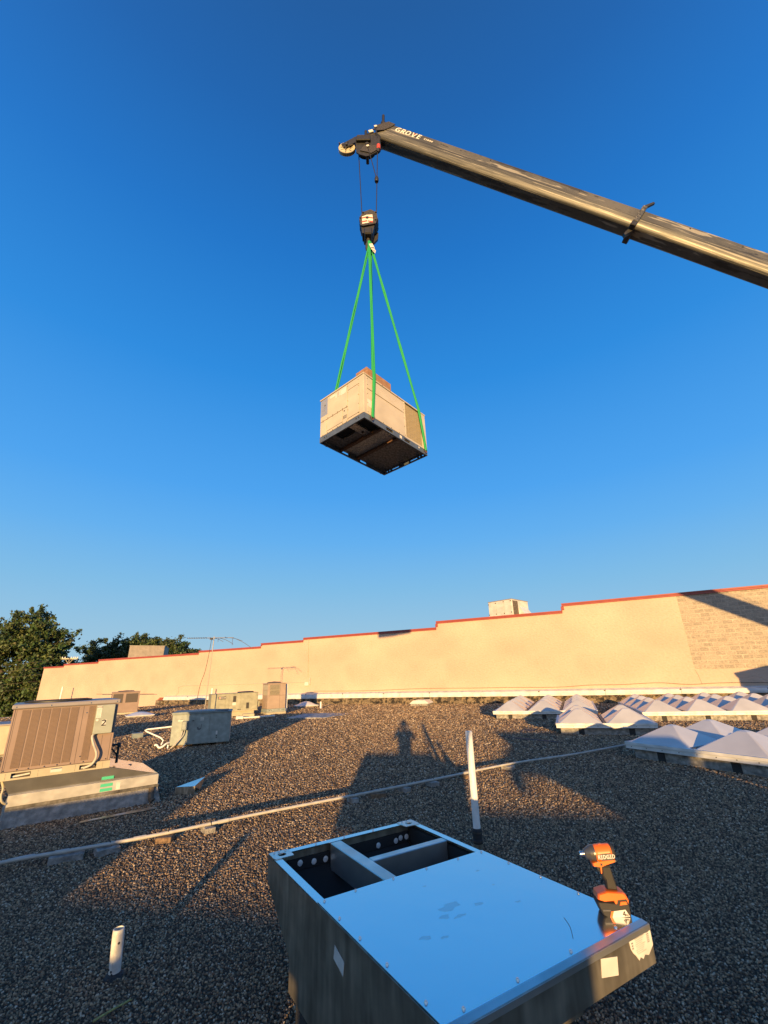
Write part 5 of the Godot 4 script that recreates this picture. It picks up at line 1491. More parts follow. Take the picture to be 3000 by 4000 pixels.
# ------------------------------------------------------------------ the crane
func make_crane() -> void:
	var base := Vector3(26.0, -6.0, -7.0)
	var t := thing("mobile_crane", "black telescopic crane boom with white lettering reaching in from the right", "crane", Transform3D(Basis(), base))
	var w := func(p: Vector3) -> Vector3: return p - base
	var tip := Vector3(0.25, 17.51, -8.6)
	var d := (Vector3(9.54, 10.87, -8.0) - tip).normalized()
	var e3 := d.cross(Vector3.UP).normalized()
	if e3.z < 0:
		e3 = -e3
	var e2 := e3.cross(d).normalized()
	var bb := Basis(d, e2, e3)
	# profile: flat top and sides, broad rounded belly
	for sec in [[-0.25, 14.0, 1.0, 0.0], [13.9, 32.0, 1.2, 0.4]]:
		var k: float = sec[2]
		var pr := []
		pr.append([Vector2(0.215, 0.30), Vector2(0, 1)])
		pr.append([Vector2(0.25, 0.265), Vector2(1, 0.0)])
		pr.append([Vector2(0.25, 0.03), Vector2(1, 0)])
		for i in 9:
			var a := (i + 1) / 9.0 * PI / 2 * 0.93
			pr.append([Vector2(0.11 + 0.14 * cos(a), 0.03 - 0.33 * sin(a)), Vector2(cos(a) * 0.33, -sin(a) * 0.14).normalized()])
		var full := pr.duplicate()
		for i in range(pr.size() - 1, -1, -1):
			full.append([Vector2(-pr[i][0].x, pr[i][0].y), Vector2(-pr[i][1].x, pr[i][1].y)])
		var st := st_new()
		var nl := 30
		for i in full.size():
			var j: int = (i + 1) % full.size()
			var pa: Vector2 = full[i][0] * k
			var pb: Vector2 = full[j][0] * k
			var na: Vector2 = full[i][1]
			var nb: Vector2 = full[j][1]
			if na.dot(nb) < 0.3 or j == 0 or i == full.size() / 2 - 1:
				var e := (pb - pa).normalized()
				na = Vector2(e.y, -e.x)
				if na.dot((pa + pb) * 0.5) < 0:
					na = -na
				nb = na
			for q in nl:
				var x0 := lerpf(sec[0], sec[1], float(q) / nl)
				var x1 := lerpf(sec[0], sec[1], float(q + 1) / nl)
				var A := Vector3(x0, pa.y, pa.x)
				var B := Vector3(x0, pb.y, pb.x)
				var C := Vector3(x1, pb.y, pb.x)
				var D := Vector3(x1, pa.y, pa.x)
				var n0 := Vector3(0, na.y, na.x)
				var n1 := Vector3(0, nb.y, nb.x)
				var u0 := x0 / 24.0 + 0.02
				var u1 := x1 / 24.0 + 0.02
				var v0 := float(i) / full.size() * 2.0
				var v1 := float(i + 1) / full.size() * 2.0
				smooth_tri(st, A, B, C, n0, n1, n1, Vector2(u0, v0), Vector2(u0, v1), Vector2(u1, v1))
				smooth_tri(st, A, C, D, n0, n1, n0, Vector2(u0, v0), Vector2(u1, v1), Vector2(u1, v0))
		for ex in [0, 1]:
			var q := []
			for f in full:
				q.append(Vector3(sec[ex], f[0].y * k, f[0].x * k))
			face(st, q, Vector3(-1 if ex == 0 else 1, 0, 0))
		part(t, "boom_section", st.commit(), MT["boom"], w.call(tip), bb)
	var bt := func(called: String, mesh: Mesh, m: Material, pos := Vector3.ZERO) -> MeshInstance3D:
		return part(t, called, mesh, m, w.call(tip + bb * pos), bb)
	# reinforced end of the tip section
	bt.call("end_plate", extrude([[-0.33, 0.02], [-0.10, 0.33], [0.16, 0.31], [0.10, 0.10], [0.0, -0.08], [-0.18, -0.2], [-0.33, -0.2]], 0.252, 0.275), MT["worn_steel"])
	bt.call("end_plate", extrude([[-0.33, 0.02], [-0.10, 0.33], [0.16, 0.31], [0.10, 0.10], [0.0, -0.08], [-0.18, -0.2], [-0.33, -0.2]], -0.275, -0.252), MT["worn_steel"])
	bt.call("top_lug", box(Vector3(-0.02, 0.30, -0.06), Vector3(0.10, 0.36, 0.06), 0.01), MT["dark_steel"])
	part(t, "top_pin", tube([w.call(Vector3(0.17, 17.95, -8.45)), w.call(Vector3(0.18, 18.38, -8.45))], 0.045, 10), MT["black"])
	part(t, "top_pin_collar", tube([w.call(Vector3(0.17, 17.86, -8.45)), w.call(Vector3(0.17, 17.98, -8.45))], 0.085, 12), MT["black"])
	bt.call("top_sheave_guard", lathe([[0, -0.05], [0.09, -0.05], [0.09, 0.05], [0, 0.05]], 14), MT["black"], Vector3(0.25, 0.36, 0.0))
	for e in [[1.9, 0.17], [3.55, 0.20], [6.3, 0.18], [9.3, 0.2], [10.6, 0.19]]:
		bt.call("boom_hole", disc(0.022, 0.003, 12), MT["black"], Vector3(e[0], e[1], 0.2505)).basis = bb * Basis(Vector3.RIGHT, PI / 2)
	# lettering on the side
	var wt: Material = MT["sticker"]
	text(t, "lettering", "GRO", 0.20, wt, w.call(tip + bb * Vector3(0.56, 0.15, 0.253)), bb, true, true)
	text(t, "lettering", "V", 0.20, wt, w.call(tip + bb * Vector3(0.945, 0.15, 0.253)), bb, true, true)
	text(t, "lettering", "E", 0.20, wt, w.call(tip + bb * Vector3(1.125, 0.15, 0.253)), bb, true, true)
	bt.call("lettering_accent", extrude([[0.915, 0.215], [0.985, 0.215], [0.965, 0.175], [0.945, 0.175]], 0.2545, 0.256), MT["red_mark"])
	text(t, "small_lettering", "Crane", 0.085, wt, w.call(tip + bb * Vector3(1.47, 0.145, 0.253)), bb, true, true)
	# rope guide bracket gripping the boom
	bt.call("guide_bracket", box(Vector3(7.98, -0.30, 0.262), Vector3(8.10, 0.34, 0.34), 0.012), MT["boom"])
	bt.call("guide_bracket", box(Vector3(7.97, -0.46, -0.2), Vector3(8.11, -0.31, 0.34), 0.012), MT["dark_steel"])
	bt.call("bracket_horn", extrude([[8.0, 0.34], [8.09, 0.34], [8.20, 0.56], [8.15, 0.58]], 0.27, 0.33), MT["dark_steel"])
	bt.call("bracket_tooth", extrude([[7.98, -0.46], [8.10, -0.46], [8.0, -0.70], [7.95, -0.66]], 0.1, 0.2), MT["dark_steel"])
	bt.call("bracket_arm", box(Vector3(8.0, 0.34, -0.3), Vector3(8.08, 0.40, 0.26), 0.01), MT["dark_steel"])
	bt.call("hoist_rope", tube([Vector3(0.1, 0.42, 0.02), Vector3(8.05, 0.43, 0.02), Vector3(30.0, 0.55, 0.02)], 0.010, 6), MT["dark_steel"])
	# boom head with its sheaves
	var z := -8.55
	var hp := [[-0.70, 17.24], [-0.60, 17.46], [-0.28, 17.5], [-0.02, 17.42], [0.08, 17.04], [0.08, 16.80], [-0.03, 16.66], [-0.27, 16.48], [-0.38, 16.46], [-0.57, 16.55], [-0.67, 16.66]]
	for s in [[-0.17, -0.14], [-0.02, 0.02], [0.27, 0.31]]:
		var f: float = -(z + (s[0] + s[1]) * 0.5) / 8.5
		part(t, "head_plate", extrude(hp.map(func(p): return [p[0] * f, 1.65 + (p[1] - 1.65) * f]), s[0], s[1]), MT["dark_steel"], w.call(Vector3(0, 0, z)))
	part(t, "head_plate", extrude([[-0.54, 16.27], [-0.2, 16.14], [0.05, 16.37], [-0.06, 16.50], [-0.4, 16.52]], 0.311, 0.335), MT["worn_steel"], w.call(Vector3(0, 0, z)))
	var sh := lathe([[0, -0.05], [0.10, -0.05], [0.24, -0.03], [0.265, -0.055], [0.265, -0.045], [0.225, 0.0], [0.265, 0.045], [0.265, 0.055], [0.24, 0.03], [0.10, 0.05], [0, 0.05]], 32)
	var rz := Basis(Vector3.RIGHT, PI / 2)
	for s in [[-0.36, 16.90, -0.08], [-0.36, 16.90, 0.14], [-0.18, 17.1, -0.08], [-0.18, 17.1, 0.14]]:
		part(t, "head_sheave", sh, MT["dark_steel"], w.call(Vector3(s[0], s[1], z + s[2])), rz)
	part(t, "head_crossbar", tube([Vector3(-0.33, 16.56, -0.2), Vector3(-0.33, 16.56, 0.36)].map(func(p): return w.call(p + Vector3(0, 0, z))), 0.05, 10), MT["black"])
	part(t, "head_pin", tube([w.call(Vector3(-0.36, 17.02, z + 0.2)), w.call(Vector3(-0.37, 17.40, z + 0.2))], 0.045, 10), MT["black"])
	part(t, "head_pin_collar", tube([w.call(Vector3(-0.36, 16.95, z + 0.2)), w.call(Vector3(-0.36, 17.03, z + 0.2))], 0.085, 12), MT["black"])
	part(t, "lower_pin", tube([w.call(Vector3(-0.34, 16.5, z + 0.2)), w.call(Vector3(-0.34, 16.2, z + 0.2))], 0.045, 10), MT["black"])
	part(t, "head_bracket", box(Vector3(-0.66, 16.66, z + 0.2), Vector3(-0.22, 16.84, z + 0.40), 0.02), MT["dark_steel"], -base)
	part(t, "head_deck", box(Vector3(-0.64, 17.0, z - 0.1), Vector3(-0.2, 17.08, z + 0.30), 0.02), MT["worn_steel"], -base)
	for e in [[-0.07, 17.45, 0.30, 0.045], [-0.21, 17.15, 0.33, 0.07], [-0.31, 16.43, 0.345, 0.042]]:
		part(t, "lamp_box", box(Vector3(-e[3], -e[3] * 0.8, -0.03), Vector3(e[3], e[3] * 0.8, 0.03), 0.01), MT["sticker"], w.call(Vector3(e[0], e[1], z + e[2])), Basis(Vector3(0, 0, 1), 0.4))
	part(t, "rope_socket", tube([w.call(Vector3(0.01, 16.46, z + 0.345)), w.call(Vector3(0.01, 16.28, z + 0.345))], 0.055, 10), MT["red_mark"])
	part(t, "rope_wedge", tube([w.call(Vector3(0.0, 16.28, z + 0.345)), w.call(Vector3(-0.01, 16.16, z + 0.345))], [0.05, 0.03], 8), MT["worn_steel"])
	part(t, "lamp_stand", tube([w.call(Vector3(-0.07, 17.43, z + 0.3)), w.call(Vector3(-0.05, 17.25, z + 0.3)), w.call(Vector3(-0.02, 16.9, z + 0.3))], 0.02, 7), MT["black"])
	# auxiliary sheave on its arm
	var aux := lathe([[0, -0.05], [0.06, -0.05], [0.08, -0.035], [0.20, -0.035], [0.25, -0.055], [0.255, -0.045], [0.225, 0.0], [0.255, 0.045], [0.25, 0.055], [0.20, 0.035], [0.08, 0.035], [0.06, 0.05], [0, 0.05]], 36)
	part(t, "auxiliary_sheave", aux, MT["rail_beige"], w.call(Vector3(-0.955, 16.82, z + 0.05)), Basis(Vector3.RIGHT, PI / 2))
	for k in 6:
		var a := TAU * k / 6 + 0.3
		part(t, "sheave_spoke", box(Vector3(0.09, -0.012, 0.086), Vector3(0.19, 0.012, 0.10), 0.003), MT["wood_grey"], w.call(Vector3(-0.955, 16.82, z + 0.05)), Basis(Vector3(0, 0, 1), a))
	part(t, "auxiliary_arm", extrude([[-1.12, 16.9], [-0.98, 16.74], [-0.62, 17.05], [-0.62, 17.28], [-0.7, 17.26]], 0.12, 0.15), MT["dark_steel"], w.call(Vector3(0, 0, z)))
	part(t, "auxiliary_arm", extrude([[-1.12, 16.9], [-0.98, 16.74], [-0.62, 17.05], [-0.62, 17.28], [-0.7, 17.26]], -0.05, -0.02), MT["dark_steel"], w.call(Vector3(0, 0, z)))
	part(t, "auxiliary_axle", tube([w.call(Vector3(-0.955, 16.84, z - 0.05)), w.call(Vector3(-0.955, 16.84, z + 0.2))], 0.035, 10), MT["worn_steel"])
	part(t, "keeper_pin", tube([w.call(Vector3(-1.18, 16.96, z - 0.04)), w.call(Vector3(-1.18, 16.96, z + 0.16))], 0.02, 8), MT["worn_steel"])
	# falls of hoist rope and the anti-two-block weight
	part(t, "hoist_fall", tube([w.call(Vector3(-0.60, 16.75, z + 0.14)), w.call(Vector3(-0.475, 13.65, z + 0.12))], 0.0125, 6), MT["dark_steel"])
	part(t, "hoist_fall", tube([w.call(Vector3(-0.02, 16.3, z + 0.34)), w.call(Vector3(-0.085, 13.65, z + 0.12))], 0.0125, 6), MT["dark_steel"])
	part(t, "switch_chain", tube([w.call(Vector3(-0.31, 16.42, z + 0.345)), w.call(Vector3(-0.075, 15.2, z + 0.26))], 0.012, 6), MT["dark_steel"])
	part(t, "switch_weight", lathe([[0, -0.10], [0.05, -0.10], [0.06, -0.06], [0.06, 0.04], [0.045, 0.10], [0, 0.10]], 14), MT["dark_steel"], w.call(Vector3(-0.06, 15.08, z + 0.25)))
	# carrier far outside the picture
	part(t, "carrier", extrude([[-2.2, 1.0], [7.5, 1.0], [7.5, 1.9], [5.5, 2.1], [-2.0, 1.9]], -1.3, 1.3), MT["dark_steel"])
	part(t, "turret", extrude([[-1.8, 2.1], [2.4, 2.1], [2.6, 3.4], [1.2, 3.9], [-1.2, 3.2]], -1.1, 1.1), MT["dark_steel"])
	var wheel := lathe([[0, -0.2], [0.3, -0.2], [0.55, -0.22], [0.65, -0.15], [0.65, 0.15], [0.55, 0.22], [0.3, 0.2], [0, 0.2]], 24)
	for x in [-1.2, 6.2]:
		for s in [-1.1, 1.1]:
			part(t, "wheel", wheel, MT["rubber"], Vector3(x, 0.65, s), rz)
	# hook block
	var hb := thing("hook_block", "black hook block with red and white striped plate above the green slings", "hook block", Transform3D(Basis(), Vector3(-0.29, 12.45, -8.47)))
	var o := Vector3(-0.29, 12.6, -8.37)
	var fpl := [[-0.55, 13.62], [-0.46, 13.86], [-0.24, 13.98], [-0.07, 13.84], [-0.05, 13.6], [-0.10, 13.42], [-0.44, 13.33], [-0.51, 13.36]].map(func(p): return Vector2(p[0] - o.x, p[1] - o.y))
	part(hb, "cheek_plate", extrude(fpl, 0.14, 0.18), MT["worn_steel"])
	part(hb, "cheek_plate", extrude(fpl, -0.14, -0.121), MT["dark_steel"])
	part(hb, "sheave", sh, MT["dark_steel"], Vector3(0.0, 1.03, -0.08), Basis(Vector3.RIGHT, PI / 2))
	part(hb, "sheave", sh, MT["dark_steel"], Vector3(0.0, 1.03, 0.05), Basis(Vector3.RIGHT, PI / 2))
	part(hb, "lower_cheek", extrude([[-0.18, 0.52], [0.10, 0.50], [0.18, 0.95], [-0.22, 0.95]], -0.12, 0.13), MT["black"])
	part(hb, "trunnion", box(Vector3(-0.13, 0.42, -0.16), Vector3(0.09, 0.66, 0.20), 0.03), MT["dark_steel"])
	part(hb, "weight_plate", extrude([[-0.14, 0.52], [-0.02, 0.45], [0.14, 0.52], [0.24, 0.66], [0.26, 0.88], [0.2, 0.98], [-0.2, 0.8]], -0.22, -0.15), MT["dark_steel"])
	var spl := [[-0.475, 13.68], [-0.35, 13.75], [-0.19, 13.76], [-0.17, 13.52], [-0.30, 13.44], [-0.465, 13.40]].map(func(p): return Vector2(p[0] - o.x, p[1] - o.y))
	var plate := part(hb, "warning_plate", extrude(spl, 0.181, 0.185), MT["sticker"])
	for k in 2:
		var y: float = 13.60 - 0.15 * k - o.y
		part(plate, "red_stripe", extrude([[-0.185, y], [-0.04, y + 0.035], [-0.04, y + 0.088], [-0.185, y + 0.048]], 0.1852, 0.187), MT["red_mark"])
		part(plate, "red_stripe", extrude([[-0.02, y + 0.03], [0.112, y - 0.005], [0.108, y + 0.042], [-0.02, y + 0.08]], 0.1852, 0.187), MT["red_mark"])
	part(hb, "axle_cap", disc(0.042, 0.02, 16), MT["black"], Vector3(-0.04, 1.03, 0.181), Basis(Vector3.RIGHT, PI / 2))
	for p in [[-0.52, 13.63], [-0.44, 13.83], [-0.09, 13.84], [-0.10, 13.55]]:
		part(hb, "plate_bolt", disc(0.024, 0.03, 10), MT["worn_steel"], Vector3(p[0] - o.x, p[1] - o.y, 0.18), Basis(Vector3.RIGHT, PI / 2))
	part(hb, "lifting_eye", tube([Vector3(-0.06, 1.25, 0.0), Vector3(-0.065, 1.47, 0.0)], 0.028, 8), MT["dark_steel"])
	part(hb, "hook_shank", tube([Vector3(-0.02, 0.5, 0.02), Vector3(-0.02, 0.28, 0.02)], 0.05, 10), MT["worn_steel"])
	part(hb, "hook", tube(curve([Vector3(-0.02, 0.32, 0.02), Vector3(-0.045, 0.2, 0.03), Vector3(-0.05, 0.08, 0.04), Vector3(-0.02, -0.02, 0.03), Vector3(0.05, -0.045, 0.02), Vector3(0.10, 0.02, 0.02), Vector3(0.095, 0.1, 0.02)]), [0.04, 0.041, 0.042, 0.043, 0.044, 0.045, 0.046, 0.047, 0.048, 0.049, 0.05, 0.05, 0.051, 0.052, 0.052, 0.052, 0.053, 0.053, 0.053, 0.053, 0.052, 0.051, 0.05, 0.048, 0.046, 0.043, 0.04, 0.037, 0.034, 0.03, 0.026, 0.024, 0.022, 0.02, 0.018, 0.016, 0.014], 10), MT["worn_steel"])
	part(hb, "safety_latch", tube([Vector3(-0.01, 0.24, 0.06), Vector3(0.09, 0.08, 0.04)], 0.014, 6), MT["chrome"])

# ------------------------------------------------------------------ pipes and small things on the roof
func make_pipes() -> void:
	var t := thing("conduit_run", "long cream conduit running across the gravel on small blocks", "pipe", Transform3D())
	var xz := [[-6.6, -3.0], [-3.77, -5.16], [-3.7, -5.22], [-2.98, -5.58], [-2.47, -5.88], [-1.66, -6.45], [-0.37, -7.26], [0.69, -7.96], [2.25, -9.02], [3.6, -9.68], [5.07, -10.57]]
	var pts := []
	for p in xz:
		pts.append(on_roof(p[0], p[1], 0.082))
	part(t, "pipe", tube(curve(pts, 8), 0.0175, 10), MT["conduit"])
	for k in [2.5, 3.5, 4.6, 6.2, 7.4, 8.6]:
		var i := int(k)
		var a: Vector3 = pts[i]
		var b: Vector3 = pts[i + 1]
		var p := a.lerp(b, k - i)
		part(t, "coupling", tube([p - (b - a).normalized() * 0.06, p + (b - a).normalized() * 0.06], 0.0215, 10), MT["conduit"])
	var n := 0
	for q in [[-3.3, -5.43, 0.30], [-2.98, -5.58, 0.22], [-2.50, -5.86, 0.16], [-2.12, -6.12, 0.12], [-0.50, -7.18, 0.10], [-0.16, -7.40, 0.22], [0.24, -7.66, 0.12], [0.69, -7.96, 0.16], [1.3, -8.38, 0.14], [2.14, -8.95, 0.2]]:
		var c := on_roof(q[0], q[1])
		part(t, "support_block", box(Vector3(-q[2] / 2, -0.02, -0.09), Vector3(q[2] / 2, 0.062, 0.09), 0.006), MT["wood_block"] if n % 3 == 2 else MT["cap_sheet"], c, Basis(Vector3.UP, 0.5 + 0.3 * sin(n * 2.3)))
		part(t, "strap", tube(curve([c + Vector3(-0.03, 0.06, 0.02), c + Vector3(-0.02, 0.104, 0.0), c + Vector3(0.02, 0.104, 0.0), c + Vector3(0.03, 0.06, -0.02)]), 0.005, 5), MT["worn_steel"])
		n += 1
	# tall plastic vent with rubber coupling
	var v := thing("vent_stack", "tall white plastic pipe in black rubber coupling behind the shiny adapter", "pipe", Transform3D(Basis(Vector3(0, 0, 1), 0.012), on_roof(0.87, -5.17)))
	part(v, "steel_stub", tube([Vector3(0, -0.1, 0), Vector3(0, 0.12, 0)], 0.042, 14), MT["galv_dull"])
	part(v, "rubber_coupling", lathe([[0, 0.075], [0.047, 0.075], [0.05, 0.085], [0.05, 0.105], [0.046, 0.11], [0.046, 0.15], [0.05, 0.155], [0.05, 0.18], [0.043, 0.20], [0, 0.20]], 20), MT["rubber"])
	for y in [0.095, 0.168]:
		part(v, "band_clamp", lathe([[0, y - 0.006], [0.0515, y - 0.006], [0.0515, y + 0.006], [0, y + 0.006]], 20), MT["worn_steel"])
	part(v, "pipe", lathe([[0.0, 0.19], [0.036, 0.19], [0.036, 1.06], [0.031, 1.062], [0.031, 1.0], [0.0, 1.0]], 24), MT["pvc"])
	# short stained pipe
	var s := thing("short_vent_pipe", "short stained white pipe stub standing in gravel at lower left", "pipe", Transform3D(Basis(Vector3(0, 0, 1), 0.045) * Basis(Vector3.RIGHT, 0.05), on_roof(-1.68, -3.48)))
	part(s, "pipe", lathe([[0.0, -0.05], [0.033, -0.05], [0.034, 0.21], [0.032, 0.232], [0.027, 0.234], [0.027, 0.1], [0.0, 0.1]], 20), MT["pvc_dirty"])
	var r := RandomNumberGenerator.new()
	r.seed = 9
	for k in 9:
		var a := r.randf_range(0.2, 2.9)
		var y := r.randf_range(0.0, 0.05) if k < 7 else r.randf_range(0.15, 0.22)
		part(s, "tar_spot", lathe([[0, 0], [0.007, 0], [0.004, 0.002], [0, 0.003]], 7), MT["tar"], Vector3(cos(a) * 0.0335, y, sin(a) * 0.0335), Basis(Vector3.UP, -a) * Basis(Vector3(0, 0, 1), -PI / 2))
	part(s, "tar_collar", lathe([[0, -0.02], [0.075, -0.02], [0.048, 0.012], [0.034, 0.022], [0, 0.022]], 16), MT["tar"])

func make_small_things() -> void:
	var t := thing("sheet_metal_offcut", "bent sheet metal offcut with blue reflecting triangular top on gravel", "sheet metal", frame(on_roof(-3.36, -8.0), 88.0))
	part(t, "upright_fold", box(Vector3(0, -0.01, -0.003), Vector3(0.31, 0.115, 0.0), 0.0), MT["galv_dull"])
	part(t, "top_fold", quads([[[Vector3(0.01, 0.116, 0.0), Vector3(0.30, 0.116, 0.0), Vector3(0.27, 0.145, -0.55)], Vector3.UP], [[Vector3(0.01, 0.114, 0.0), Vector3(0.30, 0.114, 0.0), Vector3(0.27, 0.143, -0.55)], Vector3.DOWN]]), MT["panel_dull"])
	part(t, "side_fold", quads([[[Vector3(0.302, 0.114, 0.0), Vector3(0.272, 0.143, -0.55), Vector3(0.29, 0.0, -0.30)], Vector3.RIGHT]]), MT["galv_dull"])
	var f := thing("flashing_strip", "long dull metal flashing strip lying on gravel before the galvanised curb", "sheet metal", frame(on_roof(-3.98, -6.66, 0.022), 56.0))
	part(f, "strip", extrude([[0, -0.02], [0.80, 0.02], [0.92, 0.07], [0.83, 0.16], [0.02, 0.06]], -0.006, 0.0), MT["galv_dull"], Vector3.ZERO, Basis(Vector3.RIGHT, Vector3(0, 0, -1), Vector3.UP))
	for p in [[0.10, 0.005], [0.14, 0.03], [0.40, 0.03], [0.42, 0.06]]:
		part(f, "paper_label", box(Vector3(p[0], 0.0005, -p[1] - 0.022), Vector3(p[0] + 0.11, 0.0015, -p[1]), 0.0), MT["sticker"])
	solo("plastic_strip", "short torn yellow strip on gravel at bottom left", "strip", extrude([[0, 0], [0.10, 0.004], [0.20, 0.0], [0.195, 0.014], [0.10, 0.02], [0.01, 0.018]], 0.0, 0.003), MT["yellow"], frame(on_roof(-1.54, -3.04, 0.028), 35.0) * Transform3D(Basis(Vector3.RIGHT, Vector3(0, 0, -1), Vector3.UP), Vector3.ZERO))
	solo("pitch_pan", "small grey metal box on gravel beside the louvred unit", "metal box", box(Vector3(-0.16, -0.05, -0.16), Vector3(0.16, 0.17, 0.16), 0.01), MT["sage_dark"], frame(on_roof(-8.3, -16.2), 58))
	var rb := thing("rusty_bracket", "bent rusty metal bracket lying between two skylight banks at right", "bracket", frame(on_roof(9.1, -11.8), 110.0))
	part(rb, "plate", extrude([[0, 0], [0.34, 0], [0.36, 0.12], [0.20, 0.2], [0.02, 0.16]], -0.01, 0.0), MT["rust"])
	part(rb, "foot", box(Vector3(0.0, -0.02, 0.0), Vector3(0.34, -0.002, 0.14), 0.0), MT["rust"])
	# tar repairs and membrane patches
	var r := RandomNumberGenerator.new()
	r.seed = 31
	var patches := [
		["dark oval tar patch on gravel left of the white membrane sheet", -4.5, -20.2, 1.0, 0.35, "tar", 0.3],
		["dark tar patch on gravel before the white capped parapet, centre", -1.3, -27.4, 0.8, 0.35, "tar", 0.0],
		["dark tar smear beside the small flat skylight", 1.0, -27.0, 0.5, 0.25, "tar", 0.2],
		["dark tar seam on gravel left of the small skylight bank", 3.6, -12.35, 0.9, 0.10, "tar", -0.9],
		["dark tar smear at corner of the small skylight bank", 4.15, -14.3, 0.5, 0.22, "tar", 0.9],
		["long tar seam on gravel running behind the brown louvred unit", -10.4, -19.6, 2.6, 0.07, "tar", 0.35],
		["thin tar seam on gravel left of the olive unit", -11.6, -22.6, 3.0, 0.06, "tar", 0.3]]
	for p in patches:
		var poly := []
		var n := 22
		for k in n:
			var a := TAU * k / n
			var q := 0.75 + 0.4 * r.randf()
			poly.append([cos(a) * p[3] * q, sin(a) * p[4] * q])
		var o := solo("tar_patch", p[0], "tar patch", extrude(poly, -0.05, 0.03), MT[p[5]], frame(on_roof(p[1], p[2]), 90.0 - rad_to_deg(p[6])) * Transform3D(Basis(Vector3.RIGHT, Vector3(0, 0, -1), Vector3.UP), Vector3.ZERO), "tar repairs on the gravel")
	solo("membrane_sheet", "white membrane sheet lying flat on gravel beside the tall brown unit", "roofing sheet", extrude([[-4.5, 21.55], [-2.85, 21.1], [-2.2, 22.3], [-1.6, 23.6], [-3.0, 24.3], [-4.1, 23.9]], -0.1, 0.0), MT["membrane"], Transform3D(Basis(Vector3.RIGHT, Vector3(0, 0, -1), Vector3.UP), Vector3(0, 0.20, 0)))

# ------------------------------------------------------------------ things behind the camera that shade the roof
func make_behind() -> void:
	var p := thing("rear_parapet", "low roof parapet behind the viewpoint, known by its shadow edge on gravel", "parapet", Transform3D())
	part(p, "wall", box(Vector3(-12.0, -0.4, 3.0), Vector3(-0.75, 0.56, 3.25), 0.01), MT["stucco"])
	part(p, "cap", box(Vector3(-12.02, 0.562, 2.97), Vector3(-0.73, 0.587, 3.28), 0.006), MT["white_metal"])
	part(p, "wall", box(Vector3(0.60, -0.3, 2.9), Vector3(2.46, 0.83, 3.15), 0.01), MT["stucco"])
	part(p, "wall", box(Vector3(4.9, -0.3, 2.9), Vector3(10.0, 1.20, 3.15), 0.01), MT["stucco"])
	part(p, "vent", tube([Vector3(-1.86, 0.5, 2.94), Vector3(-1.86, 0.72, 2.94)], 0.017, 8), MT["pvc"])
	var a := thing("hooded_unit", "low hooded rooftop unit left behind the viewpoint, known by its shadow", "rooftop unit", Transform3D(Basis(), Vector3(-5.0, 0.0, 2.0)))
	part(a, "cabinet", extrude([[-1.8, -0.35], [2.05, -0.1], [2.15, 0.41], [2.01, 0.55], [1.74, 0.74], [1.6, 0.92], [0.9, 0.85], [0.2, 0.80], [-1.8, 0.74]], -0.5, 0.4), MT["sage"])
	part(a, "access_door", box(Vector3(-1.5, -0.1, -0.512), Vector3(0.0, 0.6, -0.502), 0.003), MT["sage_dark"])
	var b := thing("old_rooftop_unit", "square rooftop unit just behind the viewpoint, known by its block shadow", "rooftop unit", Transform3D(Basis(), Vector3(-0.1, 0.0, 2.1)))
	part(b, "curb", box(Vector3(-0.50, -0.15, -0.55), Vector3(0.60, 0.70, 0.55), 0.01), MT["cap_sheet"])
	part(b, "cabinet", box(Vector3(-0.82, 0.702, -0.6), Vector3(0.68, 1.10, 0.6), 0.01), MT["sage"])
	part(b, "vent_stack", tube([Vector3(0.62, 1.09, -0.5), Vector3(0.74, 1.68, -0.5)], 0.03, 8), MT["pvc"])
	var c := thing("large_rooftop_unit", "large rooftop unit with sloping hood right behind the viewpoint, known by its shadow", "rooftop unit", Transform3D(Basis(), Vector3(3.7, 0.06, 1.5)))
	part(c, "cabinet", extrude([[-1.22, 0.70], [1.17, 0.72], [1.17, 1.36], [-1.1, 1.36], [-1.22, 1.17]], 0.0, 0.9), MT["olive"])
	part(c, "hood", extrude([[-2.09, 0.78], [-1.76, 0.90], [-1.48, 0.885], [-1.28, 0.74], [-1.221, 0.72], [-1.221, 1.16], [-1.75, 1.0]], 0.0, 0.9), MT["olive"])
	part(c, "curb", box(Vector3(-1.2, -0.3, 0.05), Vector3(1.1, 0.70, 0.85), 0.01), MT["cap_sheet"])
	var e := thing("side_rooftop_unit", "rooftop unit beyond the right picture edge, known by its shadow on the wall", "rooftop unit", Transform3D(Basis(), Vector3(16.0, 0.42, -12.0)))
	part(e, "curb", box(Vector3(0.3, -0.2, -1.2), Vector3(3.4, 0.35, -0.1), 0.01), MT["cap_sheet"])
	part(e, "cabinet", extrude([[0.06, 1.95], [0.16, 1.8], [0.18, 0.36], [3.6, 0.36], [3.6, 2.75], [0.06, 2.01]], -1.3, 0.0), MT["rail_beige"])

